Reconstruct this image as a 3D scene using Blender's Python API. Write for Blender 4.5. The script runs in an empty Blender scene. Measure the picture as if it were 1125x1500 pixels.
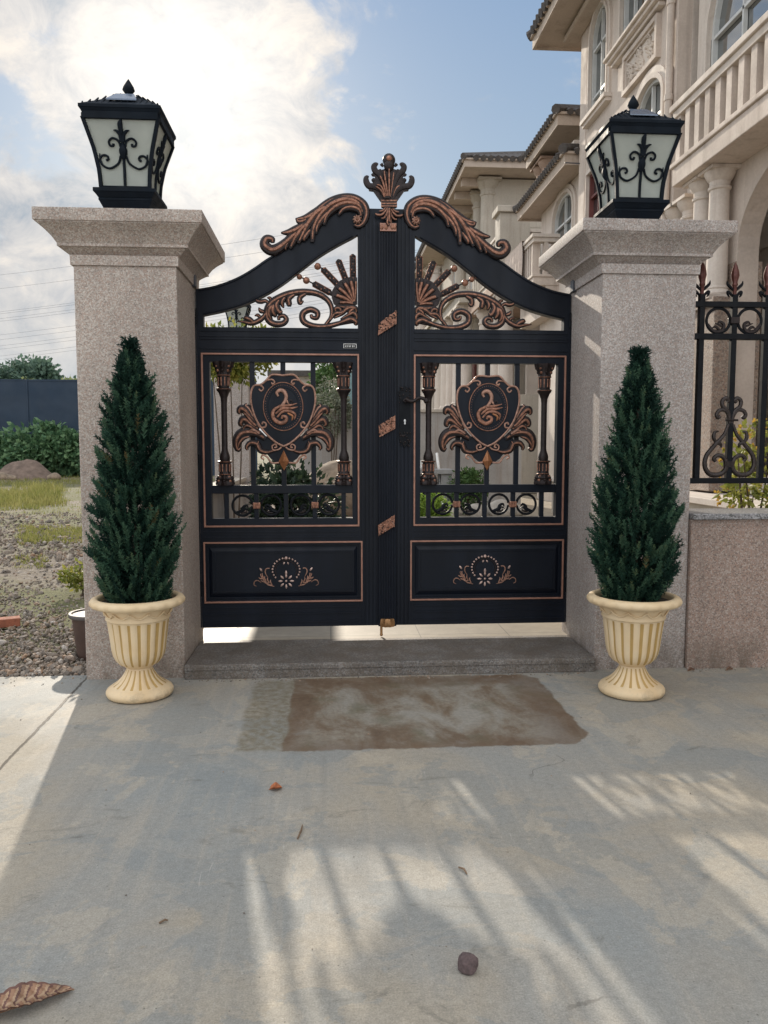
import bpy, bmesh, math, random
from mathutils import Vector, Matrix
from mathutils.geometry import tessellate_polygon
R = math.radians
sc = bpy.context.scene
COL = sc.collection
PI = math.pi

# ------------------------------------------------------------------ camera model
CAM = Vector((0, -5.2, 1.35)); FPX = 1150.0; YAW = R(3.94); PIT = R(4.75)
CF = Vector((math.sin(YAW)*math.cos(PIT), math.cos(YAW)*math.cos(PIT), -math.sin(PIT)))
CR = Vector((math.cos(YAW), -math.sin(YAW), 0)); CU = CR.cross(CF)
def ray(x, y): return CF + CR*((x-562.5)/FPX) + CU*((750-y)/FPX)
def onY(x, y, Y=0.0):
    d = ray(x, y); return CAM + d*((Y-CAM.y)/d.y)
def onZ(x, y, Z=0.0):
    d = ray(x, y); return CAM + d*((Z-CAM.z)/d.z)
def onX(x, y, X):
    d = ray(x, y); return CAM + d*((X-CAM.x)/d.x)
GX = 0.372                                         # centre line of the gate

# ------------------------------------------------------------------ materials
def mat(name):
    m = bpy.data.materials.new(name); m.use_nodes = True
    nt = m.node_tree; b = nt.nodes['Principled BSDF']
    return m, nt, b
class NT:
    def __init__(s, nt): s.nt = nt
    def n(s, t, **k):
        nd = s.nt.nodes.new(t)
        for a, v in k.items():
            if a.startswith('i_'):
                key = a[2:].replace('_', ' ')
                nd.inputs[key].default_value = v
            else: setattr(nd, a, v)
        return nd
    def l(s, a, b): s.nt.links.new(a, b)
    def coord(s, kind='Object'): return s.n('ShaderNodeTexCoord').outputs[kind]
    def noise(s, vec, scale, detail=4, rough=.55, dist=0.0):
        nd = s.n('ShaderNodeTexNoise'); nd.inputs['Scale'].default_value = scale; nd.inputs['Detail'].default_value = detail
        nd.inputs['Roughness'].default_value = rough; nd.inputs['Distortion'].default_value = dist
        if vec is not None: s.l(vec, nd.inputs['Vector'])
        return nd.outputs['Fac']
    def voro(s, vec, scale, out='Color', feature='F1'):
        nd = s.n('ShaderNodeTexVoronoi'); nd.feature = feature; nd.inputs['Scale'].default_value = scale
        s.l(vec, nd.inputs['Vector']); return nd.outputs[out]
    def ramp(s, fac, stops):
        nd = s.n('ShaderNodeValToRGB'); cr = nd.color_ramp
        while len(cr.elements) < len(stops): cr.elements.new(.5)
        for e, (p, c) in zip(cr.elements, stops):
            e.position = p; e.color = (c[0], c[1], c[2], 1) if hasattr(c, '__len__') else (c, c, c, 1)
        s.l(fac, nd.inputs['Fac']); return nd.outputs['Color']
    def math(s, op, a, b=None, clamp=False):
        nd = s.n('ShaderNodeMath', operation=op); nd.use_clamp = clamp
        for i, v in enumerate((a, b)):
            if v is None: continue
            if isinstance(v, (int, float)): nd.inputs[i].default_value = v
            else: s.l(v, nd.inputs[i])
        return nd.outputs[0]
    def mix(s, fac, a, b, blend='MIX'):
        nd = s.n('ShaderNodeMix', data_type='RGBA', blend_type=blend)
        for sock, v in ((nd.inputs[0], fac), (nd.inputs[6], a), (nd.inputs[7], b)):
            if isinstance(v, (int, float)): sock.default_value = v
            elif isinstance(v, (tuple, list)): sock.default_value = (v[0], v[1], v[2], 1)
            else: s.l(v, sock)
        return nd.outputs[2]
    def scale(s, vec, sx, sy, sz):
        nd = s.n('ShaderNodeMapping'); nd.inputs['Scale'].default_value = (sx, sy, sz); s.l(vec, nd.inputs['Vector']); return nd.outputs[0]
    def bump(s, h, strength, dist=.01):
        nd = s.n('ShaderNodeBump'); nd.inputs['Strength'].default_value = strength; nd.inputs['Distance'].default_value = dist
        s.l(h, nd.inputs['Height']); return nd.outputs[0]
    def maprange(s, v, a, b, c=0.0, d=1.0):
        nd = s.n('ShaderNodeMapRange'); nd.interpolation_type = 'SMOOTHSTEP'
        for i, x in enumerate((a, b, c, d)): nd.inputs[i+1].default_value = x
        s.l(v, nd.inputs[0]); return nd.outputs[0]

def simple(name, col, rough=.6, metal=0.0, var=.25, nscale=6, bump=0.0, bscale=60, coat=0.0, aniso=None, spec=None):
    m, nt, b = mat(name); N = NT(nt); o = N.coord()
    if aniso: o = N.scale(o, *aniso)
    f = N.noise(o, nscale, 6, .6)
    dark = tuple(c*(1-var) for c in col); light = tuple(min(1, c*(1+var)) for c in col)
    N.l(N.ramp(f, [(.3, dark), (.7, light)]), b.inputs['Base Color'])
    b.inputs['Metallic'].default_value = metal
    rr = N.maprange(N.noise(o, nscale*2.3, 5), .3, .7, max(.03, rough-.09), min(1, rough+.12)); N.l(rr, b.inputs['Roughness'])
    if coat: b.inputs['Coat Weight'].default_value = coat
    if spec is not None: b.inputs['Specular IOR Level'].default_value = spec
    if bump: N.l(N.bump(N.noise(o, bscale, 4, .65), bump, .004), b.inputs['Normal'])
    return m

def granite(name, base, light, dark, red, scale=105, rough=.62, stain=.25):
    m, nt, b = mat(name); N = NT(nt); o = N.coord()
    rnd = N.voro(o, scale); sep = N.n('ShaderNodeSeparateColor'); N.l(rnd, sep.inputs[0])
    c = N.ramp(sep.outputs[0], [(.0, dark), (.16, dark), (.24, base), (.62, base), (.72, light), (1.0, light)])
    c = N.mix(N.maprange(sep.outputs[1], .66, .8), c, red)
    fine = N.noise(o, scale*2.6, 3, .7); c = N.mix(.5, c, N.ramp(fine, [(.35, .35), (.65, .75)]), 'OVERLAY')
    big = N.noise(N.scale(o, 1, 1, .35), 2.6, 7, .62)
    c = N.mix(1.0, c, N.ramp(big, [(.25, 1-stain), (.62, 1.0)]), 'MULTIPLY')
    zs = N.n('ShaderNodeSeparateXYZ'); N.l(o, zs.inputs[0]); dirtm = N.math('MULTIPLY', N.maprange(N.noise(N.scale(o, 1, 1, .4), 7, 6, .7), .36, .66), N.maprange(zs.outputs[2], .0, .30, .75, 0)); c = N.mix(dirtm, c, (.11, .085, .062))
    drip = N.noise(N.scale(o, 9, 9, .35), 1.6, 5, .6); c = N.mix(N.maprange(drip, .56, .74, 0, .30), c, (.17, .145, .125))
    N.l(c, b.inputs['Base Color']); b.inputs['Roughness'].default_value = rough
    N.l(N.bump(N.noise(o, scale*1.1, 3, .6), .25, .003), b.inputs['Normal'])
    return m

M = {}
M['granite_pink'] = granite('granite_pink', (.40, .345, .302), (.52, .465, .415), (.27, .228, .20), (.39, .295, .245), 150, .62, .28)
M['granite_grey'] = granite('granite_grey', (.37, .333, .308), (.49, .45, .425), (.255, .228, .212), (.36, .29, .255), 150, .62, .26)
M['granite_wall'] = granite('granite_wall', (.315, .243, .205), (.43, .355, .31), (.20, .152, .128), (.34, .23, .182), 145, .62, .25)
M['granite_dark'] = granite('granite_dark', (.165, .155, .146), (.26, .248, .235), (.095, .09, .086), (.185, .155, .13), 150, .6, .45)
M['granite_cap'] = granite('granite_cap', (.24, .24, .25), (.4, .4, .41), (.1, .1, .1), (.26, .25, .25), 130, .45)
M['porch_granite'] = granite('porch_granite', (.27, .215, .175), (.36, .3, .25), (.17, .13, .11), (.3, .21, .16), 60, .7, .3)
M['black'] = simple('black_metal', (.0055, .0085, .0155), .40, .0, .3, 5, .05, 240, .0, (1, 1, .25), .24)
M['lamp_black'] = simple('lamp_black', (.006, .010, .016), .62, .0, .3, 5, .15, 200, spec=.12)
M['black2'] = simple('black_iron', (.0045, .006, .009), .5, .0, .3, 9, .1, 130, spec=.18)
M['bronze'] = simple('dark_bronze', (.022, .015, .015), .42, .4, .5, 45, .25, 300)
M['copper'] = simple('brushed_copper', (.29, .140, .092), .42, .5, .6, 55, .2, 260)
M['copper_light'] = simple('pale_copper', (.37, .21, .155), .38, .55, .35, 45, .12, 260)
M['rose_silver'] = simple('rose_silver', (.56, .40, .35), .36, .5, .3, 45)
M['trimcopper'] = simple('copper_trim', (.36, .19, .14), .42, .45, .2, 22)
M['orange_copper'] = simple('orange_copper', (.40, .175, .08), .38, .5, .3, 40, .1, 200)
M['brass'] = simple('brass', (.4, .22, .1), .35, .7, .3, 20)
M['steel'] = simple('steel', (.5, .5, .5), .3, .8, .2, 20)
M['stucco'] = simple('stucco', (.54, .465, .405), .85, 0, .16, 1.3, .35, 160)
M['stucco_light'] = simple('stucco_light', (.60, .53, .468), .85, 0, .08, 2.2, .3, 160)
M['stucco_grey'] = simple('stucco_grey', (.44, .395, .335), .85, 0, .1, 1.5, .3, 100)
M['stucco_brown'] = simple('stucco_brown', (.36, .25, .19), .85, 0, .1, 1.5, .3, 100)
M['soffit'] = simple('soffit', (.46, .38, .315), .85, 0, .08, 1.5, .2, 80)
M['garden_wall'] = simple('garden_wall', (.34, .325, .31), .9, 0, .16, 1.6, .4, 70)
M['tile_roof'] = simple('roof_tile', (.075, .065, .06), .7, 0, .35, 9, .3, 60)
M['win_frame'] = simple('window_frame', (.55, .56, .55), .4, .0, .1, 5)
M['win_dark'] = simple('window_frame_dark', (.05, .075, .08), .35, 0, .2, 5)
M['teal'] = simple('teal_door', (.16, .27, .29), .4, 0, .15, 5)
M['door_red'] = simple('red_door', (.13, .035, .03), .45, 0, .2, 5)
M['navy'] = simple('navy_sheet', (.0125, .031, .06), .6, .0, .14, .6, .1, 30)
M['white_paint'] = simple('white_paint', (.72, .72, .7), .5, 0, .08, 6)
M['urn_groove'] = simple('urn_groove', (.45, .29, .10), .6, 0, .15, 8, .1, 90)
M['soil'] = simple('soil', (.035, .028, .02), .95, 0, .4, 40, .6, 60)
M['rock'] = simple('rock', (.24, .185, .135), .9, 0, .4, 5, 1.0, 16)
M['pebble_rock'] = simple('garden_stone', (.42, .39, .35), .8, 0, .3, 5, .5, 18)
M['brick'] = simple('brick', (.30, .105, .06), .85, 0, .3, 20, .5, 60)
M['pot_brown'] = simple('pot_brown', (.075, .045, .035), .5, 0, .25, 7, .1, 60)
M['pot_rim'] = simple('pot_rim', (.10, .09, .085), .5, 0, .2, 7)
M['cloth'] = simple('cloth', (.55, .46, .40), .9, 0, .14, 14, .3, 90)
M['earth'] = simple('bare_earth', (.16, .115, .09), .95, 0, .35, 4, .9, 12)
M['bark'] = simple('bark', (.09, .065, .045), .9, 0, .3, 20, .6, 30)
M['wire'] = simple('wire', (.12, .12, .13), .6, 0, .1, 1)
M['leaf_brown'] = simple('leaf_brown', (.26, .145, .085), .6, 0, .4, 16, .4, 60)
M['leaf_vein'] = simple('leaf_vein', (.13, .06, .045), .6, 0, .4, 16, .3, 60)
M['leaf_pale'] = simple('leaf_pale', (.36, .24, .15), .6, 0, .3, 16, .3, 60)
M['leaf_orange'] = simple('leaf_orange', (.36, .12, .045), .6, 0, .4, 60, .3, 90)
M['twig'] = simple('twig', (.16, .105, .065), .8, 0, .3, 60)
M['stone_purple'] = simple('stone_purple', (.10, .07, .07), .8, 0, .45, 60, .8, 90)
M['grey_stone'] = simple('grey_stone', (.30, .30, .30), .8, 0, .2, 6, .4, 40)
M['dark_box'] = simple('dark_box', (.05, .055, .07), .5, 0, .2, 6)
M['copper_dark'] = simple('red_bronze', (.12, .045, .038), .36, .45, .35, 40, .2, 200)
M['bronze_shiny'] = simple('polished_bronze', (.04, .032, .03), .24, .6, .3, 30)
M['solar'] = simple('solar', (.16, .2, .27), .12, .2, .15, 30)

def urn_mat():
    m, nt, b = mat('urn_plaster'); N = NT(nt); o = N.coord()
    c = N.ramp(N.noise(o, 9, 5), [(.3, (.69, .52, .31)), (.7, (.79, .635, .42))])
    c = N.mix(N.maprange(N.noise(N.scale(o, 1, 1, .5), 4, 5), .5, .75, 0, .5), c, (.56, .36, .16))
    dz = N.n('ShaderNodeSeparateXYZ'); N.l(o, dz.inputs[0])
    c = N.mix(N.math('MULTIPLY', N.maprange(N.noise(o, 18, 6, .7), .45, .7), N.maprange(dz.outputs[2], .0, .09, .75, .12)), c, (.30, .22, .13))
    N.l(c, b.inputs['Base Color']); b.inputs['Roughness'].default_value = .55
    N.l(N.bump(N.noise(o, 120, 3), .15, .003), b.inputs['Normal']); return m
M['urn'] = urn_mat()

def glass_mat(name, tint=(.02, .03, .032), rough=.03):
    m, nt, b = mat(name); N = NT(nt); o = N.coord()
    N.l(N.ramp(N.noise(o, .7, 3), [(.3, tuple(c*.5 for c in tint)), (.7, tint)]), b.inputs['Base Color'])
    b.inputs['Roughness'].default_value = rough; b.inputs['Specular IOR Level'].default_value = 1.0; b.inputs['IOR'].default_value = 2.6
    N.l(N.bump(N.noise(o, 1.7, 2), .02, .05), b.inputs['Normal']); return m
def weather(m, amt):
    nt = m.node_tree; b = nt.nodes['Principled BSDF']; N = NT(nt); src = b.inputs['Base Color'].links[0].from_socket; o = N.coord()
    st = N.noise(N.scale(o, 2.2, 2.2, .16), 2.2, 7, .62, .3); c = N.mix(N.maprange(st, .50, .74, 0, amt), src, (.22, .165, .125))
    g = N.noise(o, 30, 5, .7); c = N.mix(.28, c, N.ramp(g, [(.3, .35), (.7, .68)]), 'OVERLAY'); N.l(c, b.inputs['Base Color'])
for k, a in (('stucco', .40), ('stucco_light', .36), ('stucco_grey', .42), ('soffit', .35), ('garden_wall', .5), ('stucco_brown', .4)): weather(M[k], a)
M['glass'] = glass_mat('window_glass')
def frosted():
    m, nt, b = mat('frosted_glass'); N = NT(nt); o = N.coord()
    c = N.ramp(N.noise(o, 5, 4), [(.3, (.60, .64, .60)), (.7, (.74, .77, .72))])
    N.l(c, b.inputs['Base Color']); b.inputs['Roughness'].default_value = .28
    tr = N.n('ShaderNodeBsdfTranslucent'); N.l(c, tr.inputs['Color'])
    mx = N.n('ShaderNodeMixShader'); mx.inputs[0].default_value = .55
    N.l(b.outputs[0], mx.inputs[1]); N.l(tr.outputs[0], mx.inputs[2]); N.l(mx.outputs[0], nt.nodes['Material Output'].inputs['Surface']); return m
M['frosted'] = frosted()

def foliage(name, dark, mid, light, rough=.5, transl=.25, clump=5.0):
    m, nt, b = mat(name); N = NT(nt); g = N.n('ShaderNodeNewGeometry')
    c = N.ramp(g.outputs['Random Per Island'], [(0, dark), (.55, mid), (1, light)])
    c = N.mix(N.maprange(N.noise(N.coord(), clump, 3), .35, .7, 0, .55), c, light)
    N.l(c, b.inputs['Base Color']); b.inputs['Roughness'].default_value = rough; b.inputs['Specular IOR Level'].default_value = .25
    tr = N.n('ShaderNodeBsdfTranslucent'); N.l(c, tr.inputs['Color'])
    mx = N.n('ShaderNodeMixShader'); mx.inputs[0].default_value = transl
    N.l(b.outputs[0], mx.inputs[1]); N.l(tr.outputs[0], mx.inputs[2]); N.l(mx.outputs[0], nt.nodes['Material Output'].inputs['Surface']); return m
M['conifer'] = foliage('conifer_needles', (.010, .034, .026), (.021, .056, .042), (.055, .105, .075), .7, .15, 9)
def conifer_mat():
    m, nt, b = mat('conifer_fronds'); N = NT(nt); at = N.n('ShaderNodeAttribute'); at.attribute_name = 'tone'
    c = N.ramp(at.outputs['Fac'], [(0, (.006, .022, .017)), (.3, (.016, .050, .034)), (.6, (.036, .088, .056)), (.86, (.072, .142, .086)), (.93, (.10, .14, .07)), (1, (.14, .11, .05))])
    N.l(c, b.inputs['Base Color']); b.inputs['Roughness'].default_value = .65; b.inputs['Specular IOR Level'].default_value = .2
    tr = N.n('ShaderNodeBsdfTranslucent'); N.l(c, tr.inputs['Color']); mx = N.n('ShaderNodeMixShader'); mx.inputs[0].default_value = .15
    N.l(b.outputs[0], mx.inputs[1]); N.l(tr.outputs[0], mx.inputs[2]); N.l(mx.outputs[0], nt.nodes['Material Output'].inputs['Surface']); return m
M['conifer'] = conifer_mat()
M['leaf_green'] = foliage('shrub_leaves', (.035, .095, .05), (.085, .18, .09), (.20, .32, .16))
M['leaf_yellow'] = foliage('yellow_green_leaves', (.10, .14, .03), (.2, .24, .05), (.36, .34, .08), .5, .4)
M['leaf_dark'] = foliage('dark_leaves', (.012, .025, .018), (.022, .045, .028), (.05, .075, .04))
M['leaf_grey'] = foliage('grey_green_leaves', (.09, .11, .08), (.16, .18, .13), (.26, .28, .21))
M['leaf_bright'] = foliage('bright_leaves', (.10, .2, .03), (.2, .33, .05), (.34, .45, .1), .5, .45)
M['leaf_mid'] = foliage('mid_leaves', (.035, .08, .03), (.07, .14, .045), (.13, .21, .07))
M['far_green'] = foliage('far_tree_leaves', (.07, .125, .10), (.10, .165, .125), (.14, .21, .14), .6, .2, .25)  # lightened greens, with distance haze mixed into the leaf colour
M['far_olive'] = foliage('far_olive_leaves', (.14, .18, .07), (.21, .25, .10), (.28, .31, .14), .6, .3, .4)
M['grass'] = foliage('grass_blades', (.13, .16, .035), (.24, .25, .07), (.36, .33, .13), .6, .35, .6)
M['flower'] = foliage('flower_yellow', (.35, .20, .03), (.5, .32, .05), (.6, .42, .12), .5, .4)

def gravel_mat():
    m, nt, b = mat('gravel_stone'); N = NT(nt); g = N.n('ShaderNodeNewGeometry')
    c = N.ramp(g.outputs['Random Per Island'], [(0, (.12, .105, .09)), (.25, (.20, .17, .145)), (.5, (.26, .215, .175)), (.70, (.31, .265, .22)), (.84, (.31, .20, .13)), (.95, (.36, .32, .28)), (1, (.44, .40, .36))])
    c = N.mix(.35, c, N.ramp(N.noise(N.coord(), 70, 4), [(.3, .2), (.7, .8)]), 'OVERLAY')
    N.l(c, b.inputs['Base Color']); b.inputs['Roughness'].default_value = .85; return m
M['gravel'] = gravel_mat()

def dirt():
    m, nt, b = mat('dirt_ground'); N = NT(nt); o = N.coord()
    f = N.noise(o, .55, 8, .65); c = N.ramp(f, [(.3, (.135, .107, .077)), (.5, (.19, .155, .114)), (.7, (.235, .20, .155))])
    peb = N.voro(o, 26); sp = N.n('ShaderNodeSeparateColor'); N.l(peb, sp.inputs[0])
    c = N.mix(N.maprange(sp.outputs[0], .5, .6, 0, .7), c, N.ramp(sp.outputs[1], [(0, (.12, .105, .095)), (1, (.33, .29, .25))]))
    c = N.mix(N.maprange(N.noise(o, .35, 6, .6), .42, .56, 0, .85), c, N.ramp(N.noise(o, 14, 4), [(.3, (.075, .085, .025)), (.7, (.16, .16, .055))]))
    N.l(c, b.inputs['Base Color']); b.inputs['Roughness'].default_value = .95
    N.l(N.bump(N.noise(o, 22, 6, .7), .8, .03), b.inputs['Normal']); return m
M['dirt'] = dirt()

def concrete():
    m, nt, b = mat('old_concrete'); N = NT(nt); o = N.coord()
    sep = N.n('ShaderNodeSeparateXYZ'); N.l(o, sep.inputs[0]); X, Y = sep.outputs[0], sep.outputs[1]
    wob = N.noise(o, 5, 5, .6); wob2 = N.noise(o, 14, 4, .6)
    warm, cool, pale = (.325, .292, .238), (.260, .270, .262), (.375, .350, .302)
    big = N.noise(o, .95, 7, .6, .4)
    c = N.ramp(big, [(.36, cool), (.48, (.295, .282, .252)), (.57, warm), (.72, pale)])
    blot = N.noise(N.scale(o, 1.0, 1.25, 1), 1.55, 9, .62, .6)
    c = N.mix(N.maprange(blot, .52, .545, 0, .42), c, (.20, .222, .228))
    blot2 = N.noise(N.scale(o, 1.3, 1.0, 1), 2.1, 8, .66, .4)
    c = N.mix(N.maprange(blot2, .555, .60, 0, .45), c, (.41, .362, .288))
    streak = N.noise(N.scale(o, 5.5, .35, 1), 3.0, 7, .62, .3)
    c = N.mix(N.maprange(streak, .52, .72, 0, .30), c, (.42, .37, .30)); c = N.mix(N.maprange(streak, .48, .30, 0, .25), c, (.19, .19, .18))
    rust = N.noise(o, 3.3, 6, .7, .6); c = N.mix(N.maprange(rust, .64, .76, 0, .45), c, (.36, .25, .13))
    grime = N.noise(N.scale(o, .8, 1.6, 1), 3.6, 9, .72, .8); c = N.mix(N.maprange(grime, .575, .70, 0, .62), c, (.135, .13, .112))
    fine = N.noise(o, 46, 6, .72); c = N.mix(.34, c, N.ramp(fine, [(.3, .3), (.7, .72)]), 'OVERLAY')
    grain = N.noise(o, 190, 4, .75); c = N.mix(.68, c, N.ramp(grain, [(.3, .3), (.7, .7)]), 'OVERLAY')
    pits = N.voro(o, 46, 'Distance'); pit = N.maprange(pits, .05, .15, 1, 0)
    pit = N.math('MULTIPLY', pit, N.maprange(N.noise(o, 7, 4), .52, .62)); c = N.mix(N.math('MULTIPLY', pit, .75), c, (.085, .078, .068))
    spk = N.noise(o, 95, 3, .6); c = N.mix(N.math('MULTIPLY', N.maprange(spk, .66, .72, 0, .6), N.maprange(N.noise(o, 5, 4), .42, .6)), c, (.10, .092, .08)); spl = N.noise(N.scale(o, 1, 1, 1.7), 80, 3, .6); c = N.mix(N.maprange(spl, .67, .73, 0, .4), c, (.52, .49, .44))
    scuff = N.noise(N.scale(o, 30, 2.2, 1), 2.2, 4, .7, .4); c = N.mix(N.math('MULTIPLY', N.maprange(scuff, .63, .72, 0, .5), N.maprange(N.noise(o, 2.1, 3), .48, .6)), c, (.50, .475, .43))
    wv = N.n('ShaderNodeVectorMath', operation='ADD'); N.l(o, wv.inputs[0]); wn = N.n('ShaderNodeTexNoise'); wn.inputs['Scale'].default_value = 2.4; wn.inputs['Detail'].default_value = 6; N.l(o, wn.inputs['Vector'])
    wsc = N.n('ShaderNodeVectorMath', operation='SCALE'); wsc.inputs['Scale'].default_value = .42; N.l(wn.outputs['Color'], wsc.inputs[0]); N.l(wsc.outputs[0], wv.inputs[1])
    crk = N.maprange(N.voro(wv.outputs[0], .62, 'Distance', 'DISTANCE_TO_EDGE'), .0008, .0034, 1, 0); crk = N.math('MULTIPLY', crk, N.maprange(N.noise(o, 1.3, 4), .57, .66)); c = N.mix(N.math('MULTIPLY', crk, .55), c, (.075, .068, .058))
    # rust-brown rectangle left on the slab in front of the step
    def band(v, a, bb, s=.03):
        return N.math('MULTIPLY', N.maprange(v, a-s, a+s), N.maprange(v, bb-s, bb+s, 1, 0))
    Xw = N.math('ADD', X, N.math('MULTIPLY', N.math('SUBTRACT', wob, .5), .10)); Yw = N.math('ADD', Y, N.math('MULTIPLY', N.math('SUBTRACT', wob2, .5), .07))
    Xs = N.math('ADD', Xw, N.math('MULTIPLY', N.maprange(Yw, -1.05, -.66), .08))
    Xc = N.math('ADD', Xw, N.math('MULTIPLY', N.maprange(Yw, -1.66, -1.84), .10)); Xc = N.math('ADD', Xc, N.math('MULTIPLY', N.maprange(Yw, -.80, -.66), .07))
    patch = N.math('MULTIPLY', band(N.math('ADD', Xw, 0), -.215, 3, .010), N.math('MULTIPLY', N.maprange(Xc, 1.195, 1.215, 1, 0), band(Yw, -1.79, -.69, .010)))
    patch = N.math('MULTIPLY', patch, N.maprange(N.noise(o, 8, 7, .7), .28, .48, .7, 1))
    inner = N.noise(N.scale(o, 1.5, .8, 1), 2.3, 8, .66, .5)
    pc = N.ramp(inner, [(.34, (.105, .065, .038)), (.43, (.15, .105, .068)), (.51, (.215, .185, .145)), (.60, (.275, .258, .225))])
    pc = N.mix(N.maprange(N.noise(o, 3.1, 6, .65), .52, .66, 0, .65), pc, (.115, .108, .066))
    pc = N.mix(.5, pc, N.ramp(fine, [(.3, .3), (.7, .72)]), 'OVERLAY')
    core = N.math('MULTIPLY', band(Xw, -.15, 1.02, .10), band(Yw, -1.70, -.86, .08)); pc = N.mix(N.math('SUBTRACT', .62, N.math('MULTIPLY', core, .62)), pc, N.ramp(N.noise(o, 6, 6, .7), [(.35, (.085, .046, .024)), (.65, (.14, .085, .048))]))
    c = N.mix(N.math('MULTIPLY', patch, .92), c, pc)
    strip = N.math('MULTIPLY', band(Xw, -.43, -.21, .02), band(Yw, -1.77, -.72, .03))
    c = N.mix(N.math('MULTIPLY', strip, N.maprange(N.noise(o, 26, 5, .7), .35, .65, .25, .9)), c, (.17, .145, .095))
    # control joint running off to the left
    p0, p1 = onZ(118, 1003), onZ(0, 1126); d = (p1-p0).normalized(); nx, ny = -d.y, d.x
    dist = N.math('ABSOLUTE', N.math('ADD', N.math('ADD', N.math('MULTIPLY', X, nx), N.math('MULTIPLY', Y, ny)), N.math('ADD', N.math('MULTIPLY', N.math('SUBTRACT', wob2, .5), .022), -(p0.x*nx+p0.y*ny))))
    joint = N.maprange(dist, .004, .010, 1, 0); c = N.mix(N.math('MULTIPLY', joint, .85), c, (.05, .042, .032))
    ck = N.voro(N.n('ShaderNodeMixRGB').outputs[0] if False else o, .9, 'Distance', 'DISTANCE_TO_EDGE')
    N.l(c, b.inputs['Base Color'])
    N.l(N.maprange(big, .35, .65, .62, .85), b.inputs['Roughness']); b.inputs['Specular IOR Level'].default_value = .35
    h = N.math('SUBTRACT', N.math('ADD', N.math('MULTIPLY', fine, .6), N.math('MULTIPLY', grain, .3)), N.math('ADD', N.math('MULTIPLY', joint, 3.0), N.math('MULTIPLY', pit, .8)))
    N.l(N.bump(h, .35, .006), b.inputs['Normal']); return m
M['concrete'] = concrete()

def paving():
    m, nt, b = mat('paving_tiles'); N = NT(nt); o = N.coord()
    br = N.n('ShaderNodeTexBrick'); br.offset = 0; br.inputs['Scale'].default_value = 1.0
    br.inputs['Brick Width'].default_value = .6; br.inputs['Row Height'].default_value = .6; br.inputs['Mortar Size'].default_value = .004
    br.inputs['Color1'].default_value = (.30, .255, .19, 1); br.inputs['Color2'].default_value = (.33, .285, .22, 1); br.inputs['Mortar'].default_value = (.16, .14, .11, 1)
    N.l(o, br.inputs['Vector'])
    c = N.mix(.45, br.outputs[0], N.ramp(N.noise(o, 6, 8, .7), [(.3, .28), (.7, .72)]), 'OVERLAY')
    N.l(c, b.inputs['Base Color']); b.inputs['Roughness'].default_value = .55; return m
M['paving'] = paving()

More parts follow.
